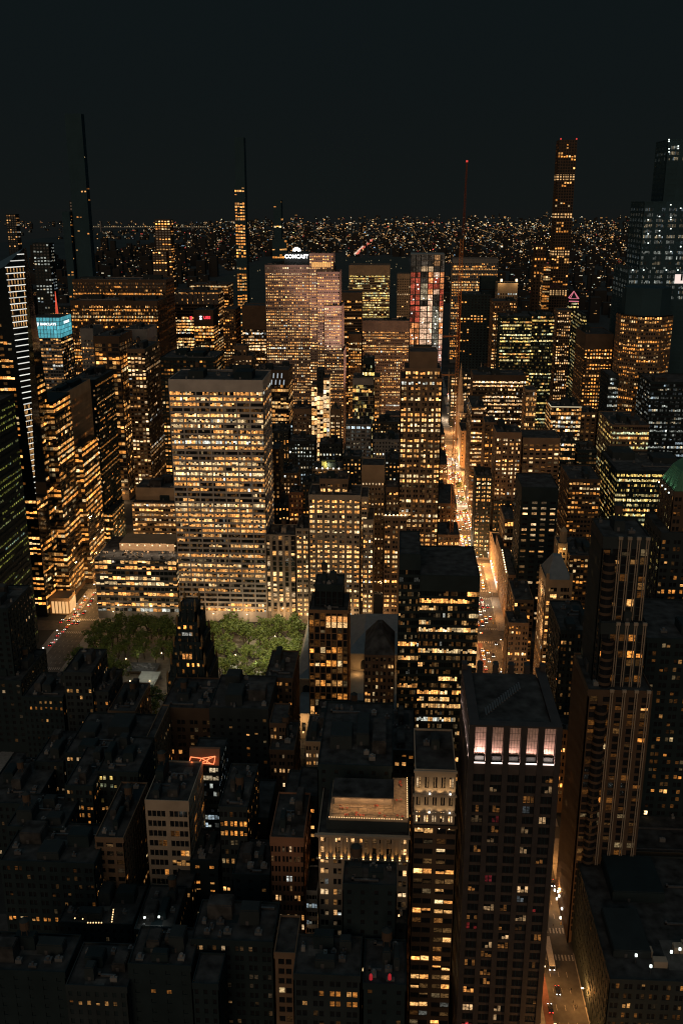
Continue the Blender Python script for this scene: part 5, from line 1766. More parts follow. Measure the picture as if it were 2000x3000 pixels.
PKP = bld('pyramid_topped_tower', 'dark tower topped by a small pyramid outlined in pink light', 'office tower',
          [(1667, 1694, 882, 1700, 18)], style('band', bw=6, fh=5.5, lit=.55, pal='yellow', wall='black', grad=(.1, 1.6), attic=3), 629, g=0)
x0, x1, y0, y1, z = PKP['dims'][0]
ap = at(1682, 853, 1709)
mb = MB()
cs = [(x0 + 1, y0, z + 4), (x1, y0, z + 4), (x1, y1, z + 4), (x0 + 1, y1, z + 4)]
top = ((x0 + x1) / 2, y0 + 9, ap[1])
for k in range(4):
    mb.tube(cs[k], top, .55)
    mb.tube(cs[k], cs[(k + 1) % 4], .45)
mb.tube((x0 - 1, y0 - .3, z - .2), (x1, y0 - .3, z - .6), .8)
part(PKP, mb, 'pink_tubes', glow('neon_pink', (.95, .26, .34), .8))
mb = MB()
mb.prism([(x0 + 1.4, y0 + .4), (x1 - .4, y0 + .4), (x1 - .4, y1 - .4), (x0 + 1.4, y1 - .4)], z - .2, ap[1] - 1, 0, [(top[0] - .2, top[1] - .2), (top[0] + .2, top[1] - .2), (top[0] + .2, top[1] + .2), (top[0] - .2, top[1] + .2)])
part(PKP, mb, 'pyramid_roof', 'black')

# ---- small lit details on other roofs
NEO = bld('neon_sign_building', 'small glass office block under an orange zigzag neon sign', 'office block',
          [(553, 641, 2242, 372, 24, dict(attic=1))], style('band', bw=4, fh=3.9, wf=.96, hf=.6, sub=3, lit=.5, pal='white', wall='black', core='glass2', inten=.28, grad=(.5, 1.3)), 631, g=0)
x0, x1, y0, y1, z = NEO['dims'][0]
mb = MB()
mb.hexa([(x0, y0 + .5, z), (x1, y0 + .5, z), (x1, y0 + 5, z), (x0, y0 + 5, z), (x0, y0 + 3.6, z + 6.4), (x1, y0 + 3.6, z + 6.4), (x1, y0 + 5, z + 6.4), (x0, y0 + 5, z + 6.4)])
part(NEO, mb, 'sign_backing', 'brick')
NPX = [(555, 2236), (560, 2214), (592, 2218), (632, 2212), (628, 2235), (597, 2232), (555, 2236)]
tub = MB()


def npt(px, py):
    t = (2240 - py) / 30.0
    yy = y0 + .2 + 3.1 * max(0, t)
    X, Z = at(px, py, yy)
    return (X, yy - 1.0, Z)


for a, c in zip(NPX, NPX[1:]):
    tub.tube(npt(*a), npt(*c), .17)
for a, c in (((592, 2218), (583, 2233)), ((632, 2212), (585, 2233)), ((592, 2218), (620, 2234)), ((614, 2214), (606, 2234))):
    tub.tube(npt(*a), npt(*c), .15)
part(NEO, tub, 'neon_tubes', glow('neon_orange', (1, .24, .09), 2.0))
for px in (565, 600, 630):
    q = npt(px, 2225)
    lamp('neon_glow', (q[0], q[1] - 1.2, q[2]), 90, (1, .25, .08), .5, 'POINT', NEO['root'], NEO['o'])

B_CORN = bpy.data.objects
for ob in list(COL.objects):
    if ob.get('label', '').startswith('stone block with a floodlit cornice'):
        CB = ob
cx0_, cz_ = at(1124, 1510, 695)
cx1_ = at(1192, 1510, 695)[0]
mb = MB()
mb.box(cx0_ - .6, cx1_ + .6, 693.4, 694.98, cz_ - 1.0, cz_ + .2)
mb.build('cornice', 'lime', CB, tuple(CB.location))
for k in range(6):
    xx = cx0_ + (k + .5) * (cx1_ - cx0_) / 6
    l = lamp('cornice_light', (xx, 694.2, cz_ + 1.2), 420, (1, .66, .3), .3, 'POINT', CB, CB.location)
    mb = MB()
    mb.box(xx - .45, xx + .45, 693.5, 694.1, cz_ + .3, cz_ + 1.1)
    mb.build('cornice_lamp', glow('bulb_bright', (1, .72, .4), 3.0), CB, tuple(CB.location))
x0, x1, y0, y1, z = GRC['dims'][0]
x0, x1, y0, y1, z = GLS['dims'][0]
mb = MB()
mb.box(x0 + 14, x1 - 6, y0 + 22, y0 + 46, z - 1, z + 5.5)
part(GLS, mb, 'roof_pavilion', 'tan')
mb = MB()
for k in range(8):
    mb.box(x0 + 16 + k * 6, x0 + 16.7 + k * 6, y0 + 21.5, y0 + 21.9, z + 3.6, z + 4.3)
part(GLS, mb, 'pavilion_lamps', glow('bulb_bright', (1, .72, .4), 3.0))
for k in range(6):
    lamp('terrace_light', (x0 + 8 + k * 10, y0 + 14, z + 4), 2300, (1, .72, .48), .5, 'POINT', GLS['root'], GLS['o'])
rng = random.Random(9)
for k in range(46):
    xx, yy = x0 + 2 + rng.random() * (x1 - x0 - 4), y0 + 2 + rng.random() * 18
    mb = MB()
    mb.box(xx, xx + rng.uniform(.5, 2), yy, yy + rng.uniform(.5, 1.5), z - .7, z + rng.uniform(.0, 1.2))
    part(GLS, mb, 'terrace_furniture', rng.choice(['lime', 'dark', 'tan']))
for (lb, px, py, Y, zoff) in (('beige roof block with a yellow-lit', 960, 1372, 852, 1.5),):
    ob = [q for q in COL.objects if q.get('label', '').startswith(lb)][0]
    X, Z = at(px, py, Y)
    for k in range(5):
        xx = X - 10 + k * 5
        mb = MB()
        mb.box(xx - .5, xx + .5, Y - .9, Y - .2, Z - .5, Z + .6)
        mb.build('roof_lamp', glow('work_light', (1, .93, .8), 3.0), ob, tuple(ob.location))
    mb = MB()
    mb.box(X - 6, X + 6, Y + 5, Y + 11, Z - 1, Z + 5)
    mb.build('penthouse', mat('yellow_wall', (.42, .38, .13), .8, .2, .5), ob, tuple(ob.location))
    lamp('roof_light', (X, Y + 1.5, Z + 2.2), 2600, (1, .9, .5), .4, 'POINT', ob, ob.location)
ob = [q for q in COL.objects if q.get('label', '').startswith('terraced office block with a pale light line')][0]
X0_, Z_ = at(1614, 1192, 932)
X1_ = at(1703, 1192, 932)[0]
mb = MB()
mb.box(X0_, X1_, 931.6, 931.95, Z_ - .2, Z_ + .5)
mb.box(X0_ - .4, X0_ - .05, 932, 950, Z_ - .2, Z_ + .5)
mb.build('roof_light_line', glow('line_light', (1, .82, .5), .75), ob, tuple(ob.location))
ob = [q for q in COL.objects if q.get('label', '').startswith('tan block with two floodlit')][0]
for px in (1468, 1512):
    X, Z = at(px, 822, 1700)
    mb = MB()
    mb.box(X - 1.6, X + 1.6, 1699.4, 1700.5, Z - 1.5, Z + 2.6)
    mb.build('floodlight_head', glow('bulb_bright', (1, .72, .4), 3.0), ob, tuple(ob.location))
    lamp('roof_floodlight', (X, 1693, Z - 2), 5000, (1, .7, .35), 1, 'POINT', ob, ob.location)
ob = [q for q in COL.objects if q.get('label', '').startswith('flat grey-roofed building with a yellow')][0]
mb = MB()
for k in range(10):
    X, Z = at(1470 + k * 1.3, 1612 + k * 7.0, 735 - k * 3.4)
    mb.box(X - .4, X + .4, 735 - k * 3.4 - .5, 735 - k * 3.4 + .5, Z - .4, Z + .4)
mb.build('marquee_lamps', glow('bulb_bright', (1, .72, .4), 3.0), ob, tuple(ob.location))
ob = [q for q in COL.objects if q.get('label', '').startswith('slim turret building')][0]
X, Z = at(1648, 1592, 628)
lamp('turret_light', (X - 2, 625, Z - 7), 1500, (1, .6, .2), .3, 'POINT', ob, ob.location)
mb = MB()
mb.cyl(X + 1, 634, Z - 1, Z + 7, 2.6, 2.4, 8)
mb.cyl(X + 1, 634, Z + 7, Z + 10, 2.8, .3, 8)
mb.build('turret', 'tan', ob, tuple(ob.location))
for lb, pxs, col in (('black roof with two white floodlights', ((424, 2688), (466, 2686)), (1, .95, .85)),):
    ob = [q for q in COL.objects if q.get('label', '').startswith(lb)][0]
    z = at(450, 2722, 305)[1]
    for px, py in pxs:
        X, Y = gnd(px, py, z + 2.5)
        mb = MB()
        mb.box(X - .35, X + .35, Y - .3, Y + .3, z + 2.2, z + 2.8)
        mb.build('floodlight_head', glow('work_cold', (.9, 1, .92), 2.0), ob, tuple(ob.location))
        lamp('roof_floodlight', (X, Y - .8, z + 2.4), 110, (.95, 1, .9), .2, 'POINT', ob, ob.location)
ob = [q for q in COL.objects if q.get('label', '').startswith('black roof with strings of tiny')][0]
z = at(300, 2700, 312)[1]
mb = MB()
for px, py in [(258 + k * 8, 2703) for k in range(6)] + [(328 + k, 2700 - k * 7) for k in range(6)] + [(220, 2690), (243, 2692), (250, 2666)]:
    X, Y = gnd(px, py, z + .6)
    mb.box(X - .18, X + .18, Y - .18, Y + .18, z + .4, z + .75)
mb.build('string_lamps', glow('bulb_warm', (1, .62, .28), 2.2), ob, tuple(ob.location))
ob = [q for q in COL.objects if q.get('label', '').startswith('black roof with two red')][0]
for px in (1086, 1141):
    X, Y = gnd(px, 2862, at(1100, 2880, 250)[1] + 1.5)
    z = at(1100, 2880, 250)[1]
    mb = MB()
    mb.cyl(X, Y, z + .6, z + 2.2, .55, .5, 10)
    mb.cyl(X, Y, z + 2.2, z + 2.8, .5, .1, 10)
    mb.build('red_lantern', glow('lantern_red', (.55, .02, .03), .6), ob, tuple(ob.location))
    mb = MB()
    mb.tube((X, Y, z - .7), (X, Y, z + .6), .06)
    mb.build('lantern_post', 'metal', ob, tuple(ob.location))
ob = [q for q in COL.objects if q.get('label', '').startswith('dark rooftop garden')][0]
z = at(1100, 2700, 292)[1]
for px, py, pw_ in ((1070, 2798, 160), (1110, 2820, 160), (1168, 2796, 220), (1060, 2684, 30)):
    X, Y = gnd(px, py - 30, z + 1.6)
    Y = min(max(Y, 293.5), 308)
    lamp('terrace_light', (X, Y, z + 1.6), pw_, (1, .58, .22), .2, 'POINT', ob, ob.location)
    mb = MB()
    mb.box(X - .25, X + .25, Y - .25, Y + .25, z + 1.5, z + 2.0)
    mb.build('terrace_lamp', glow('bulb_warm', (1, .62, .28), 2.2), ob, tuple(ob.location))

# ---- the corner blocks along the near end of the avenue
bld('stone_building', 'broad dark store on the avenue corner with a floodlit flat roof at the bottom right', 'store building',
    [(1772, 2100, 2890, 292, 72, dict(X0=81, X1=150, Z=42))], style('pair', bw=4.6, fh=4.1, lit=.2, pal='amber', wall='dark', side=dict(lit=.05, bw=3), attic=2, inten=.6, full=0), 633, g=4)
for px, py, pw_, c in ((1905, 2832, 900, (1, .97, .9)), (1965, 2790, 1200, (.9, 1, .95)), (1990, 2782, 900, (.9, 1, .95)), (1862, 2800, 500, (1, .95, .8))):
    ob = [q for q in COL.objects if q.get('label', '').startswith('broad dark store on the avenue')][0]
    X, Y = gnd(px, py, 44.5)
    lamp('roof_floodlight', (X, Y, 45), pw_, c, .3, 'POINT', ob, ob.location)
    mb = MB()
    mb.box(X - .4, X + .4, Y - .3, Y + .3, 44.2, 45.2)
    mb.build('floodlight_head', glow('work_cold', (.9, 1, .92), 2.0), ob, tuple(ob.location))
    mb = MB()
    mb.tube((X, Y, 41), (X, Y, 44.3), .1)
    mb.build('floodlight_pole', 'metal', ob, tuple(ob.location))
    mb = MB()
    mb.box(X + 2, X + 7, Y + 3, Y + 6, 41.3, 44.0)
    mb.build('bulkhead', 'lime', ob, tuple(ob.location))
bld('stone_building', 'dark stone block with lantern-lit arches on the avenue, north of the floodlit store', 'stone building',
    [(1690, 1900, 2590, 372, 62, dict(X0=88, X1=150, Z=38))], style('pair', bw=4.4, fh=4.2, wf=.7, lit=.14, pal='amber', wall='brown', side=dict(lit=.25, bw=4), attic=2), 635, g=2)
bld('stone_building', 'near-black block with a strip of lit dormers at the right edge', 'stone building',
    [(1880, 2080, 2545, 372, 40, dict(X0=152, X1=200, Z=60))], style('pair', bw=3.4, fh=4.4, lit=.3, pal='amber', wall='black', inten=.6, grad=(.1, 1.3)), 637, g=2)
bld('stone_building', 'dark loft east of the avenue between the ribbed tower and the lantern-lit arches', 'stone building',
    [(1680, 1760, 2300, 455, 50, dict(X0=88, X1=108, Z=50))], style('pair', bw=4.4, fh=4.0, lit=.12, pal='amber', wall='brown', side=dict(lit=.2)), 639, g=2)
bld('brick_building', 'dark apartment mass right of the ribbed tower with pairs of small windows', 'apartment building',
    [(1900, 2100, 1980, 400, 46, dict(X0=112, X1=170, Z=128))], style('pair', bw=6, fh=3.8, lit=.13, pal='amber', wall='black', inten=.5, run=.2, full=0), 641, g=2)

# ---- shop blocks lining the avenue's east side
ORD = ['first', 'second', 'third', 'fourth', 'fifth', 'sixth', 'seventh', 'eighth', 'ninth', 'tenth', 'eleventh', 'twelfth']
rng = random.Random(12)
SHOPS = []
k = 0
for n_ in (43, 44, 45, 46, 47, 48, 49, 50, 52, 53):
    a, b_ = st(n_) + 7, st(n_ + 1) - 7
    h = (30, 26, 44, 34, 56, 40, 30, 36, 42, 46)[k]
    w = rng.choice(('tan', 'lime', 'brown'))
    q = bld('shop_building', '%s %s shop block up the east side of the bright avenue' % (ORD[k], {'tan': 'tan', 'lime': 'pale', 'brown': 'brown'}[w]), 'shop building',
            [(0, 1, 0, a, b_ - a, dict(X0=87.5, X1=101, Z=h))], style('pair', bw=4.5, fh=4.0, lit=.55, pal='warm', wall=w, base=7, side=dict(lit=.6), full=.2), 700 + k, g=1)
    SHOPS.append((q, 87.5, a, b_, -1))
    k += 1
k = 0
for n_ in (43, 44, 46, 47, 48):
    a, b_ = st(n_) + (36 if n_ == 43 else 8), st(n_ + 1) - 8
    h = (40, 52, 46, 60, 38)[k]
    q = bld('shop_building', '%s shop block up the west side of the avenue past the construction tower' % ORD[k], 'shop building',
            [(0, 1, 0, a, b_ - a, dict(X0=38, X1=56.5, Z=h))], style('pair', bw=4.5, fh=4.0, lit=.45, pal='warm', wall='brown', base=7, side=dict(lit=.5), full=.2), 720 + k, g=1)
    SHOPS.append((q, 56.5, a, b_, 1))
    k += 1
for q, x, a, b_, sg in SHOPS:
    y = a + 1
    while y < b_ - 5:
        w = rng.uniform(3, 6.5)
        mb = MB()
        mb.box(min(x + sg * .02, x + sg * .12), max(x + sg * .02, x + sg * .12), y, y + w, .6, rng.uniform(4.2, 6.2))
        c = rng.choice(((1, .62, .3), (1, .76, .5), (1, .86, .72), (1, .5, .2), (1, .8, .6)))
        part(q, mb, 'shop_window', glow('shop_%d' % (int(c[1] * 100)), c, 1.5))
        y += w + rng.uniform(.6, 1.6)
    for _ in range(int((b_ - a) / 5)):
        ys, zs = rng.uniform(a + 1, b_ - 1), rng.uniform(4.5, 9)
        mb = MB()
        mb.box(min(x, x + sg * 1.1), max(x, x + sg * 1.1), ys - .25, ys + .25, zs, zs + rng.uniform(.6, 1.6))
        part(q, mb, 'shop_sign', glow('shop_sign_%d' % (_ % 4), ((1, .8, .6), (1, .5, .2), (.9, .9, 1), (1, .3, .25))[_ % 4], 2.2))
# ================================================================ park, street life, far city
make_windows()

# ---- trees
m, n, l, b = node_mat('leaf')
oi = n.new('ShaderNodeNewGeometry')
tx = n.new('ShaderNodeTexNoise')
tx.inputs['Scale'].default_value = .35
l.new(oi.outputs['Position'], tx.inputs['Vector'])
rr_ = n.new('ShaderNodeValToRGB')
rr_.color_ramp.elements[0].position, rr_.color_ramp.elements[1].position = .3, .7
rr_.color_ramp.elements[0].color = (.042, .075, .008, 1)
rr_.color_ramp.elements[1].color = (.135, .155, .020, 1)
l.new(tx.outputs['Fac'], rr_.inputs[0])
l.new(rr_.outputs['Color'], b.inputs['Base Color'])
b.inputs['Roughness'].default_value = .7
MATS['leaf'] = m
mat('bark', (.06, .045, .03), .9, .3, 1)


def tree_meshes(seed):
    rng = random.Random(seed)
    tk = MB()
    H = rng.uniform(7, 9)
    tk.cyl(0, 0, 0, H, .42, .24, 8)
    ends = []
    for k in range(9):
        a, r = rng.random() * 6.28, rng.uniform(2.2, 4.6)
        z0_, z1_ = H * rng.uniform(.5, 1), H + rng.uniform(1, 6)
        e_ = (r * math.cos(a), r * math.sin(a), z1_)
        tk.tube((0, 0, z0_), e_, .13, 5)
        ends.append(e_)
    ends.append((0, 0, H + 6.5))
    cr_ = MB()
    for e_ in ends:
        for c in range(7):
            cx_, cy_, cz_ = (e_[i] + rng.gauss(0, 1.25 if i < 2 else 1.0) for i in range(3))
            rad_ = rng.uniform(.7, 1.35)
            for q in range(15):
                d = Vector((rng.gauss(0, 1), rng.gauss(0, 1), rng.gauss(0, .8))).normalized() * rad_ * rng.uniform(.6, 1)
                u = Vector((rng.gauss(0, 1), rng.gauss(0, 1), rng.gauss(0, .6))).normalized()
                w = u.cross(d.normalized() + Vector((.01, .02, .9))).normalized()
                s_ = rng.uniform(.24, .46)
                p = Vector((cx_, cy_, cz_)) + d
                cr_.quad(tuple(p - u * s_ - w * s_ * .6), tuple(p + u * s_ - w * s_ * .6), tuple(p + u * s_ * .7 + w * s_ * .8), tuple(p - u * s_ * .7 + w * s_ * .8))
    return tk, cr_


PROTO = []
for k in range(4):
    t_ = thing('plane_tree', 'leafy plane tree', 'tree', (0, 0, -500))
    tk, cr_ = tree_meshes(40 + k)
    tk.build('trunk', 'bark', t_)
    cr_.build('crown', 'leaf', t_)
    PROTO.append([t_, 0])
rng = random.Random(4)


def plant(x, y, label, group, s_=1.0):
    p = PROTO[rng.randrange(4)]
    if p[1] == 0:
        t_ = p[0]
        t_.location = (x, y, 0)
        t_['label'] = label
        t_.rotation_euler = (0, 0, rng.random() * 6.28)
    else:
        t_ = copy_thing(p[0], (x, y, 0), rng.random() * 6.28, label)
    p[1] = 1
    t_['group'] = group
    f = s_ * rng.uniform(.85, 1.5)
    t_.scale = (f, f, f * rng.uniform(.95, 1.1))


BACK, FRONT = 'leafy tree in the lamp-lit park grove under the white-gridded slab', 'leafy tree in the darker park grove before the low glass block'
for y in (586, 599, 612, 625, 638, 650, 660):
    x = -226.0
    while x < -62:
        x += rng.uniform(10.0, 14.0)
        if x > -62:
            break
        if y < 600 and -190 < x < -140:
            continue
        yy = y + rng.uniform(-2.5, 2.5)
        plant(x, yy, BACK if x > -152 else FRONT, 'trees in the park', 1.0)
for i, (px, py) in enumerate(((395, 2075), (425, 2050), (440, 2095), (455, 2060), (330, 1990), (350, 1985), (440, 2130), (410, 2110))):
    x, y = gnd(px, py, 9)
    plant(x, y, 'dark street tree beside the club building with the pale skylit roof', 'trees along the park street', .95)
for i, (px, py) in enumerate(((1343, 1436), (1352, 1470), (1362, 1500))):
    x, y = gnd(px, py, 4)
    plant(x, y, 'small tree standing in the pavement of the bright avenue', 'trees on the bright avenue', .55)
mb = MB()
mb.box(-224, -61, 528, 668, -.14, .10)
mb.build('park_paving', mat('park_stone', (.17, .15, .12), .9, .25, .3), kind='structure')
pale = mat('pale_canvas', (.42, .42, .37), .8, .12, .4)
for nm, lb, cat_, (pa, pb), zc_ in (('event_canopy', 'large pale flat canopy beside the black gothic tower', 'canopy', ((392, 2010), (472, 1968)), 5.0),
                                 ('stage_platform', 'grey flat roof with small units behind the large pale canopy', 'flat roof', ((365, 1966), (470, 1942)), 4.0),
                                 ('market_canopy', 'pale flat canopy left of the gabled studio building', 'canopy', ((660, 1968), (705, 1950)), 5.0),
                                 ('white_canopy', 'small white canopy next to the gabled studio building', 'canopy', ((736, 1980), (770, 1966)), 5.0)):
    xa, ya = gnd(*pa, zc_)
    xb, yb = gnd(*pb, zc_)
    r_ = thing(nm, lb, cat_, ((xa + xb) / 2, ya, 0))
    mb = MB()
    o = tuple(r_.location)
    mb.box(xa, xb, ya, yb, zc_ - .5, zc_)
    mb.build('cover', pale if 'canopy' in nm else 'gravel', r_, o)
    mb = MB()
    for xx in (xa + .3, xb - .3):
        for yy in (ya + .3, yb - .3):
            mb.tube((xx, yy, 0), (xx, yy, zc_ - .5), .15)
    mb.build('posts', 'metal', r_, o)
    if 'stage' in nm:
        mb = MB()
        for q in range(14):
            xx, yy = xa + rng.random() * (xb - xa - 3), ya + rng.random() * (yb - ya - 2)
            mb.box(xx, xx + rng.uniform(1, 3), yy, yy + rng.uniform(.6, 1.5), zc_, zc_ + rng.uniform(.2, 1))
        mb.build('roof_units', 'grey', r_, o)
    lamp('canopy_light', ((xa + xb) / 2, (ya + yb) / 2, zc_ + 9), 900, (1, .98, .86), .5, 'POINT', r_, o)
xa, ya = gnd(700, 1965, 4)
r_ = thing('kiosk', 'small red and pink kiosk left of the gabled studio building', 'kiosk', (xa, ya, 0))
mb = MB()
mb.box(-2, 2, -3, 3, 0, 4)
mb.build('body', mat('kiosk_red', (.5, .08, .09), .6, .2, 1), r_)
mb = MB()
mb.box(-2.2, 2.2, -3.2, 3.2, 4, 4.3)
mb.build('roof', mat('kiosk_pink', (.5, .16, .16), .6, .2, 1), r_)

# ---- lamps
mat('lamp_post', (.05, .05, .05), .5, .2, 1)


def make_lamp(name, label, cat_, h, head, group, arm=1.8, globe=False):
    r_ = thing(name, label, cat_, (0, 0, -500), group)
    mb = MB()
    mb.cyl(0, 0, 0, h, .14, .08, 8)
    mb.cyl(0, 0, 0, .6, .28, .2, 8)
    mb.build('pole', 'lamp_post', r_)
    if globe:
        mb = MB()
        mb.cyl(0, 0, h, h + .35, .2, .42, 10)
        mb.cyl(0, 0, h + .35, h + .8, .42, .15, 10)
        mb.build('globe', head, r_)
    else:
        mb = MB()
        mb.tube((0, 0, h - .3), (arm, 0, h + .15), .07)
        am = mb.build('arm', 'lamp_post', r_)
        mb = MB()
        mb.box(arm - .2, arm + .75, -.28, .28, h + .0, h + .22)
        mb.build('lamp_head', head, am)
    return r_


SODIUM = glow('sodium_head', (1, .70, .36), 6.0)
WHITEH = glow('white_head', (1, .93, .82), 6.0)
L5 = make_lamp('street_lamp', 'street lamp arching over the kerb of the bright avenue', 'street lamp', 9, SODIUM, 'street lamps along the bright avenue')
L6 = make_lamp('street_lamp', 'street lamp along the wide avenue past the striped glass tower', 'street lamp', 9, WHITEH, 'street lamps along the wide avenue')
LP = make_lamp('park_lamp', 'globe lamp among the park trees', 'park lamp', 4.2, SODIUM, 'globe lamps in the park', globe=True)
L4 = make_lamp('street_lamp', 'street lamp on the park street behind the library', 'street lamp', 9, SODIUM, 'street lamps along the park streets')
used = {}


def place(src, x, y, rz, power, col, dx=1.9, z=8.9):
    if id(src) not in used:
        used[id(src)] = 1
        src.location, src.rotation_euler = (x, y, .14), (0, 0, rz)
        r_ = src
    else:
        r_ = copy_thing(src, (x, y, .14), rz)
    lamp('lamp_light', (x + math.cos(rz) * dx, y + math.sin(rz) * dx, z - .5), power, col, .35)


y = 262.0
k = 0
while y < 1480:
    on_cross = min(abs(y - st(q)) for q in range(36, 54)) < 8
    if not on_cross:
        pw_ = 7500 if y < 560 else (7500 if y < 780 else (27000 if y < 1000 else 38000))
        c = (1, .43, .11) if y < 560 else ((1, .43, .13) if k % 4 else (1, .72, .46))
        place(L5, AV5 + 8.9, y, math.pi, pw_, c)
        place(L5, AV5 - 8.9, y + 11, 0, pw_, c)
        k += 1
    y += 30 if y < 1000 else 44
for y in range(690, 900, 26):
    place(L6, AV6 - 9.6, y, 0, 9000, (1, .50, .16))
    place(L6, AV6 + 9.6, y + 12, math.pi, 1500, (1, .56, .24))
for y in range(560, 680, 30):
    place(L6, AV6 - 9.6, y, 0, 500, (1, .85, .7))
for x in range(-215, 50, 26):
    place(L4, x, st(42) + 10, -math.pi / 2, 3600, (1, .62, .30))
for x in (-200, -150, -80, -40, -10, 20):
    place(L4, x, st(40) - 6, math.pi / 2, 800, (1, .58, .24))
rng = random.Random(14)
for k in range(34):
    x, y = rng.uniform(-215, -66), rng.uniform(575, 664)
    if k < 12:
        x, y = -215 + k * 13.5, 581.5 + rng.uniform(-1.5, 1.5)
    place(LP, x, y, 0, 1500, (1, .62, .28), 0, 5.4)
L7 = make_lamp('street_lamp', 'street lamp in a midtown cross street between the office blocks', 'street lamp', 9, SODIUM, 'street lamps in the midtown cross streets')
for n_ in (43, 44, 45, 46, 47, 48, 49, 50):
    for x in (-300, -205, -140, -75, -10, 40, 110, 150, 190):
        place(L7, x, st(n_) + 4.6, -math.pi / 2, 11000, (1, .60, .28))
for k, (x, y, z, p, tgt) in enumerate(((-100, 690, 120, 650000, (-88, 626, 8)), (-64, 560, 48, 150000, (-90, 628, 8)), (-112, 512, 112, 420000, (-88, 628, 8)), (-190, 520, 120, 60000, (-170, 635, 8)))):
    fl = lamp('park_floodlight', (x, y, z), p, (1, .86, .56), 1.5, 'SPOT', spot=R(46))
    aim(fl, (x, y, z), tgt)

# ---- cars, bus, people
mat('car_dark', (.012, .012, .014), .25, .2, 1, spec=.6)
mat('car_white', (.55, .55, .54), .3, .1, 1)
mat('car_grey', (.14, .14, .15), .3, .1, 1)
mat('car_yellow', (.60, .34, .02), .35, .1, 1)
mat('tyre', (.012, .012, .012), .9, .2, 1)
HEAD, TAIL = glow('headlight', (1, .95, .86), 9.0), glow('taillight', (1, .04, .03), 4.0)


def make_car(label, m_):
    r_ = thing('parked_car' if 0 else 'car', label, 'car', (0, 0, -500))
    mb = MB()
    prof = [(-2.25, .35), (2.25, .35), (2.3, .75), (1.2, .92), (.55, 1.42), (-1.35, 1.45), (-2.0, .98), (-2.3, .9)]
    for s_ in (0,):
        i = len(mb.v)
        n_ = len(prof)
        for w, f in ((-.9, 1), (.9, 1)):
            for yy, zz in prof:
                ww = w * (.78 if zz > 1.2 else 1)
                mb.v.append((ww, yy, zz))
        for q in range(n_):
            j = (q + 1) % n_
            mb.f.append((i + q, i + j, i + n_ + j, i + n_ + q))
            mb.c.append(None)
            mb.m.append(0)
        for k_ in (0, 1):
            mb.f.append(tuple(i + k_ * n_ + q for q in (range(n_) if k_ else reversed(range(n_)))))
            mb.c.append(None)
            mb.m.append(0)
    mb.build('body', m_, r_)
    mb = MB()
    mb.quad((-.68, 1.18, .96), (.68, 1.18, .96), (.6, .60, 1.40), (-.6, .60, 1.40))
    mb.v = [(a, b_ + .02, c + .02) for a, b_, c in mb.v]
    mb.build('windscreen', 'glass', r_)
    for xx in (-.82, .82):
        for yy in (-1.4, 1.4):
            w = MB()
            i = len(w.v)
            nn = 10
            for ss in (-.11, .11):
                w.v += [(xx + ss, yy + .33 * math.cos(6.283 * q / nn), .33 + .33 * math.sin(6.283 * q / nn)) for q in range(nn)]
            for q in range(nn):
                w.f.append((q, (q + 1) % nn, nn + (q + 1) % nn, nn + q))
            w.f += [tuple(range(nn)), tuple(range(nn, 2 * nn))]
            w.c, w.m = [None] * len(w.f), [0] * len(w.f)
            w.build('wheel', 'tyre', r_)
        mb = MB()
        mb.box(xx * .8 - .2, xx * .8 + .2, 2.24, 2.36, .55, .82)
        mb.build('headlight', HEAD, r_)
        mb = MB()
        mb.box(xx * .8 - .22, xx * .8 + .22, -2.38, -2.26, .62, .92)
        mb.build('taillight', TAIL, r_)
    return r_


CARS = [[make_car(lb, m_), 0] for lb, m_ in (('dark saloon car in the jam on the bright avenue', 'car_dark'), ('white car in the jam on the bright avenue', 'car_white'),
                                            ('grey car in the jam on the bright avenue', 'car_grey'), ('yellow cab in the jam on the bright avenue', 'car_yellow'))]


def car(kind, x, y, rz, group, label=None):
    p = CARS[kind]
    if p[1] == 0:
        c = p[0]
        c.location, c.rotation_euler = (x, y, 0), (0, 0, rz)
        p[1] = 1
        if label:
            c['label'] = label
    else:
        c = copy_thing(p[0], (x, y, 0), rz, label)
    c['group'] = group
    return c


rng = random.Random(5)
nm_ = ('dark saloon car', 'white car', 'grey car', 'yellow cab')
for y0_, y1_, dens in ((772, 832, .5), (850, 912, .92), (930, 993, .8), (1012, 1072, .5), (1092, 1150, .5), (1172, 1230, .45), (694, 750, .42), (620, 670, .3), (540, 590, .4), (455, 510, .35)):
    for ln in (66.2, 69.6, 73.2, 76.9):
        y = y0_ + rng.uniform(0, 4)
        while y < y1_:
            if rng.random() < dens:
                kd = rng.choice((0, 0, 1, 1, 2, 3))
                car(kd, ln + rng.uniform(-.3, .3), y, math.pi if rng.random() < .6 else 0.0, 'cars on the bright avenue', nm_[kd] + ' in the jam on the bright avenue')
            y += rng.uniform(6, 8.5)
for px, py, kd in ((192, 1796, 1), (205, 1817, 0), (213, 1812, 2), (230, 1805, 1), (247, 1796, 0), (233, 1784, 2), (262, 1775, 0), (215, 1825, 2), (182, 1822, 0), (222, 1799, 0), (172, 1862, 2), (150, 1890, 0), (240, 1770, 1), (228, 1826, 0), (252, 1758, 3), (200, 1836, 3), (270, 1760, 0), (188, 1850, 1), (162, 1880, 1), (222, 1775, 0), (276, 1742, 2)):
    x, y = gnd(px, py, 0)
    car(kd, x, y, 0, 'cars on the wide avenue', nm_[kd] + ' with red tail lights on the wide avenue beside the park')
car(0, *gnd(1611, 2958, 0), 0, 'cars at the near end of the avenue', 'dark car with bright lights at the near end of the avenue')
car(0, *gnd(1632, 2905, 0), math.pi, 'cars at the near end of the avenue', 'dark parked car just below the bus')
car(0, *gnd(1617, 2590, 0), math.pi, 'cars at the near end of the avenue', 'dark van-like car under the white wall lanterns')
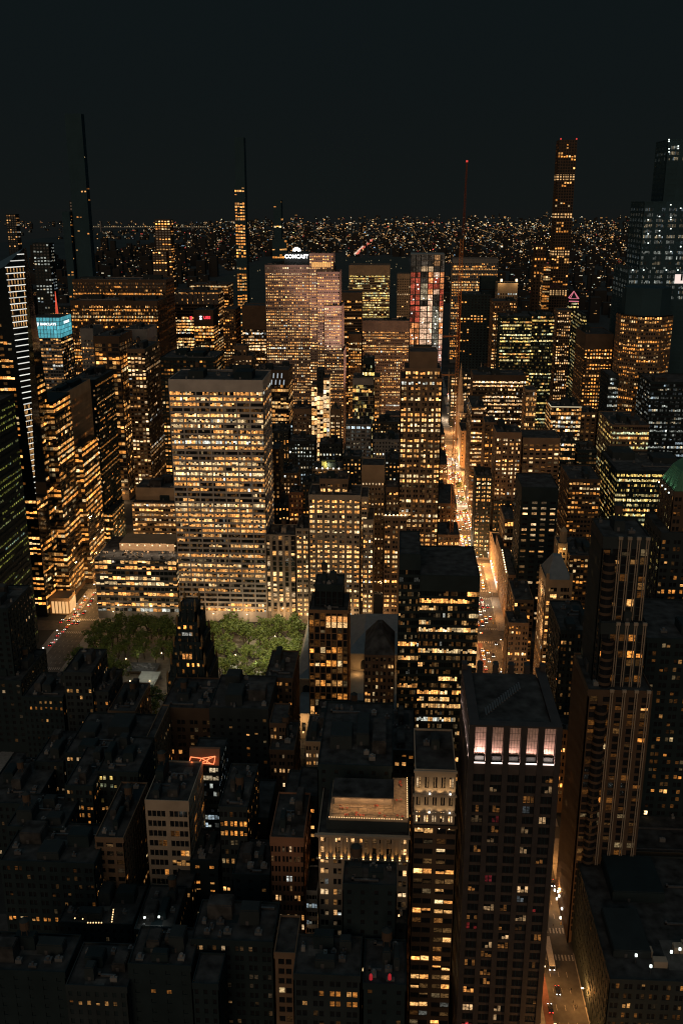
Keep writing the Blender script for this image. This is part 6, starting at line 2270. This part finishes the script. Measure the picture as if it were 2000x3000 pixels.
bx_, by_ = gnd(1619, 2862, 0)
r_ = thing('city_bus', 'long bus with pale roof waiting at the crossing near the bottom right', 'bus', (bx_, by_ + 3, 0))
mb = MB()
mb.box(-1.3, 1.3, 0, 17.5, .4, 2.9)
mb.build('body', mat('bus_blue', (.10, .13, .20), .4, .15, 1), r_)
mb = MB()
mb.box(-1.25, 1.25, .1, 17.4, 2.9, 3.12)
for k in range(3):
    mb.box(-.5, .5, 4 + k * 1.1, 4.7 + k * 1.1, 3.12, 3.2)
mb.build('roof', mat('bus_roof', (.42, .40, .38), .6, .15, 1), r_)
for s_ in (-1.31, 1.31):
    mb = MB()
    mb.box(min(s_, s_ * .99), max(s_, s_ * .99), 1, 16.5, 1.4, 2.5)
    mb.build('side_windows', 'glass', r_)
    for yy in (3, 13.5):
        mb = MB()
        mb.box(s_ - .15, s_ + .1, yy - .5, yy + .5, 0, 1)
        mb.build('wheel', 'tyre', r_)
mb = MB()
mb.box(-1.1, 1.1, -.06, .0, 1.3, 2.6)
mb.build('windscreen', 'glass', r_)
for s_ in (-.9, .9):
    mb = MB()
    mb.box(s_ - .2, s_ + .2, -.1, -.02, .7, 1.0)
    mb.build('headlight', HEAD, r_)


def person_mesh(seed, leg=.34):
    """one continuous body grown over a jointed skeleton"""
    v = [(0, 0, .95), (0, 0, 1.2), (0, 0, 1.42), (0, .01, 1.53), (0, .03, 1.66), (.10, 0, .92), (.11, leg * .6, .50), (.11, leg * .45, .07), (.11, leg * .45 + .15, .03),
         (-.10, 0, .92), (-.11, -leg * .1, .50), (-.11, -leg * .9, .10), (-.11, -leg * .9 + .15, .03), (.19, 0, 1.40), (.24, -leg * .35, 1.13), (.23, -leg * .15, .88), (.23, -leg * .05, .78),
         (-.19, 0, 1.40), (-.24, leg * .3, 1.13), (-.23, leg * .55, .90), (-.23, leg * .65, .80)]
    ed = [(0, 1), (1, 2), (2, 3), (3, 4), (0, 5), (5, 6), (6, 7), (7, 8), (0, 9), (9, 10), (10, 11), (11, 12), (2, 13), (13, 14), (14, 15), (15, 16), (2, 17), (17, 18), (18, 19), (19, 20)]
    rad_ = [.15, .14, .13, .065, .10, .10, .07, .045, .045, .10, .07, .045, .045, .07, .05, .04, .04, .07, .05, .04, .04]
    me = bpy.data.meshes.new('person')
    me.from_pydata(v, ed, [])
    ob = bpy.data.objects.new('person', me)
    COL.objects.link(ob)
    md = ob.modifiers.new('skin', 'SKIN')
    for i, s_ in enumerate(me.skin_vertices[0].data):
        s_.radius = (rad_[i] * 1.25, rad_[i])
        s_.use_root = (i == 0)
    sb = ob.modifiers.new('smooth', 'SUBSURF')
    sb.levels = sb.render_levels = 1
    return ob


mat('cloth_dark', (.018, .018, .022), .9, .3, 3)
mat('cloth_pale', (.35, .32, .28), .9, .2, 3)
PP = []
for k, c in enumerate(('cloth_dark', 'cloth_dark', 'cloth_pale')):
    ob = person_mesh(k, (.3, .42, .36)[k])
    ob.data.materials.append(MATS[c])
    PP.append([ob, 0])
SPOTS = [(1615, 2728, 0, 'crossing the lamp-lit street at the corner below the pink-crowned tower'), (1631, 2730, 1, 'crossing the lamp-lit street at the corner below the pink-crowned tower'),
         (1620, 2716, 0, 'crossing the lamp-lit street at the corner below the pink-crowned tower'), (1671, 2904, 1, 'standing on the lit pavement past the bus'), (1677, 2938, 0, 'standing on the lit pavement past the bus'),
         (1683, 2953, 1, 'standing on the lit pavement past the bus'), (1689, 2954, 0, 'standing on the lit pavement past the bus'), (1605, 2606, 0, 'walking under the white wall lanterns'), (1613, 2604, 1, 'walking under the white wall lanterns'),
         (1428, 1845, 0, 'walking over the striped crossing beside the black glass tower'), (1434, 1848, 1, 'walking over the striped crossing beside the black glass tower'), (1440, 1846, 2, 'walking over the striped crossing beside the black glass tower'),
         (1437, 1852, 0, 'walking over the striped crossing beside the black glass tower'), (1424, 1842, 2, 'walking over the striped crossing beside the black glass tower'),
         (1436, 1880, 0, 'waiting south of the striped crossing beside the black glass tower'), (1446, 1885, 1, 'waiting south of the striped crossing beside the black glass tower'), (1423, 1886, 0, 'waiting south of the striped crossing beside the black glass tower')]
for px, py, kd, wh in SPOTS:
    x, y = gnd(px, py, 0)
    src, u_ = PP[kd]
    ob = src if u_ == 0 else src.copy()
    if u_:
        COL.objects.link(ob)
    PP[kd][1] = 1
    ob.location, ob.rotation_euler = (x, y, 0), (0, 0, rng.random() * 6.28)
    ob['label'], ob['category'], ob['group'] = 'person in %s clothes %s' % ('pale' if kd == 2 else 'dark', wh), 'person', 'people on the avenue'

# ---- traffic signals on the avenues
mat('signal_yellow', (.35, .22, .03), .5, .2, 1)
SG = thing('traffic_signal', 'traffic signal leaning over a crossing of the bright avenue', 'traffic signal', (0, 0, -500), 'traffic signals over the avenue crossings')
mb = MB()
mb.cyl(0, 0, 0, 6.2, .13, .1, 8)
mb.build('pole', 'lamp_post', SG)
mb = MB()
mb.tube((0, 0, 6.0), (4.6, 0, 6.5), .08)
am = mb.build('arm', 'lamp_post', SG)
mb = MB()
mb.box(4.3, 4.75, -.2, .2, 5.4, 6.7)
mb.build('signal_head', 'signal_yellow', am)
for zz, c in ((6.3, 'signal_red'), ):
    mb = MB()
    mb.cyl(4.52, -.24, zz - .22, zz + .22, .2, n=10)
    mb.build('lit_lens', glow(c, (1, .05, .03), 5.0), am)
first = True
for n_ in range(38, 52):
    w = 9.5 if n_ == 42 else 5.6
    for x, y, rz in ((AV5 - 9.4, st(n_) - w, 0), (AV5 + 9.4, st(n_) + w, math.pi)):
        if first:
            SG.location, SG.rotation_euler, first = (x, y, .14), (0, 0, rz), False
        else:
            copy_thing(SG, (x, y, .14), rz)

# wall lanterns of the arched block, awnings and kerb glow near the bottom right
ob = [q for q in COL.objects if q.get('label', '').startswith('dark stone block with lantern-lit')][0]
for px, py, z, pw_ in ((1607, 2545, 14, 350), (1624, 2608, 9, 420), (1634, 2612, 9, 420), (1637, 2625, 8, 380), (1630, 2633, 6, 300), (1645, 2662, 6, 260), (1641, 2689, 5, 260), (1674, 2678, 6, 260)):
    x, y = gnd(px, py, z)
    x = min(x, 87.3)
    mb = MB()
    mb.box(x - .4, x + .3, y - .35, y + .35, z - .5, z + .5)
    mb.build('wall_lantern', glow('work_light', (1, .93, .8), 3.0), ob, tuple(ob.location))
    lamp('lantern_light', (x - 1, y, z), pw_ * .6, (1, .8, .55), .2, 'POINT', ob, ob.location)

# ---- suspension bridge over the river
r_ = thing('suspension_bridge', 'far bridge drawn as a straight string of lamps over the dark river', 'bridge', (-2900, 11600, 0))
mb = MB()
mb.box(-760, 760, -15, 15, 50, 56)
mb.build('deck', 'metal', r_)
for s_ in (-530, 530):
    mb = MB()
    for q in (-14, 14):
        mb.box(s_ - 6, s_ + 6, q - 4, q + 4, 0, 120)
    mb.box(s_ - 6, s_ + 6, -14, 14, 108, 120)
    mb.build('bridge_tower', 'metal', r_)
mb = MB()
rng = random.Random(2)
for k in range(58):
    x = -740 + k * 26
    if rng.random() < .9:
        c = (.8, .62, .34)
        f = rng.uniform(.4, 1.0)
        mb.quad((x - 4, -15.5, 57), (x + 4, -15.5, 57), (x + 4, -15.5, 66), (x - 4, -15.5, 66), tuple(v * f for v in c))
mb.build('bridge_lamps', PLN_S, r_)

# ---- the endless lit city beyond the park
rng = random.Random(99)
DOTS = [(9, (1, .50, .16)), (5, (1, .68, .36)), (3, (.95, .85, .62)), (2.2, (.72, .9, .78)), (.9, (1, .10, .08)), (.5, (.35, .6, .9))]


def dotc():
    x = rng.random() * sum(a for a, _ in DOTS)
    for a, c in DOTS:
        x -= a
        if x <= 0:
            return c
    return DOTS[0][1]


bodies, dots = MB(), MB()


def cluster(x, y, w, h, nd, s_, br):
    bodies.box(x - w / 2, x + w / 2, y, y + w, 0, h)
    for _ in range(nd):
        a = x + rng.uniform(-.46, .46) * w
        z = h * rng.uniform(.12, .96)
        c = dotc()
        f = br * .62 * math.exp(rng.gauss(0, 1.0))
        ww, hh = s_ * rng.uniform(.5, 1.3), s_ * rng.uniform(.4, .9)
        if rng.random() < .06:
            ww *= 3
        dots.quad((a - ww / 2, y - .6, z - hh / 2), (a + ww / 2, y - .6, z - hh / 2), (a + ww / 2, y - .6, z + hh / 2), (a - ww / 2, y - .6, z + hh / 2), tuple(min(3.0, v * f) for v in c))


def spread(n_, x0_, x1_, y0_, y1_, hm, nd, br, p=1.0):
    for _ in range(n_):
        y = y0_ + (y1_ - y0_) * rng.random() ** p
        x = rng.uniform(x0_, x1_)
        h = max(12, rng.lognormvariate(math.log(hm), .5))
        cluster(x, y, rng.uniform(18, 42), min(h, 140), max(1, int(rng.expovariate(1 / nd))), .00062 * y + 1.2, br)


spread(700, 110, 1800, 2080, 6200, 34, 5.5, .50)          # east of the park
spread(520, -1850, -800, 2080, 7000, 30, 4.5, .40)        # west of the park
spread(1300, -1750, 2300, 6200, 10500, 24, 3.4, .62)      # north of the park
spread(1100, -2300, 5600, 10500, 17000, 24, 2.6, .66)
spread(500, 1700, 6000, 3000, 10500, 20, 3.0, .48)
spread(260, -2600, 8200, 17000, 24000, 40, 1.7, .5)
spread(520, -9000, -3700, 3500, 18000, 18, 2.2, .34)
spread(320, -3300, -1900, 9000, 18000, 22, 2.6, .5)
spread(420, -1880, -800, 2300, 9500, 26, 4.0, .42)      # across the river
spread(150, -1800, -560, 1450, 2050, 40, 3.5, .5)
spread(110, 380, 900, 1300, 2050, 45, 4.0, .5)
for ax in (-1500, -1240, -980, -700, -420, -120, 180, 470, 640, 820, 1000, 1200, 1500):      # rows of lamps along the far avenues
    for k in range(150):
        y = 6250 + k * 48 + rng.uniform(-6, 6)
        if rng.random() < .62:
            w = .0004 * y
            f = rng.uniform(.25, .8)
            dots.quad((ax - w / 2, y, 9), (ax + w / 2, y, 9), (ax + w / 2, y, 9 + w), (ax - w / 2, y, 9 + w), (f, f * .55, f * .2))
for cy_ in range(6300, 12000, 410):
    for k in range(90):
        x = -1600 + k * 42 + rng.uniform(-8, 8)
        if rng.random() < .4:
            w = .0004 * cy_
            f = rng.uniform(.25, .8)
            dots.quad((x - w / 2, cy_, 9), (x + w / 2, cy_, 9), (x + w / 2, cy_, 9 + w), (x - w / 2, cy_, 9 + w), (f, f * .58, f * .24))
for k in range(26):                                        # bright highway and stadium lamps on the skyline
    x, y = rng.gauss(1100, 900), rng.uniform(12000, 16000)
    dots.quad((x - 9, y, 60), (x + 9, y, 60), (x + 9, y, 69), (x - 9, y, 69), [v * q_ for q_ in (rng.uniform(.9, 1.8),) for v in (1, .72, .32)])
for k in range(60):                                        # the avenue running on beyond the park
    y = 6250 + k * 42
    for s_, c in ((-5, (1, .72, .55)), (6, (.95, .22, .15))):
        x = -251 + s_ + (y - 6999) * .012 + rng.uniform(-3, 3)
        if rng.random() < .8:
            w = 6 + y * .0004
            dots.quad((x - w / 2, y, 10), (x + w / 2, y, 10), (x + w / 2, y, 22), (x - w / 2, y, 22), [v * q_ for q_ in (rng.uniform(.5, 1.2),) for v in c])
for k in range(120):                                       # few path lamps inside the dark park
    x, y = rng.uniform(-760, 50), rng.uniform(2100, 6100)
    dots.quad((x - 1.6, y, 3), (x + 1.6, y, 3), (x + 1.6, y, 6), (x - 1.6, y, 6), (.5, .38, .2))
bodies.build('far_city_blocks', mat('far_wall', (.02, .019, .018), .9, .2, .02), kind='stuff', label='far low city blocks in the dark')
dots.build('far_city_lights', PLN_S, kind='stuff', label='countless far city lights')
print('OBJECTS', len(bpy.data.objects))
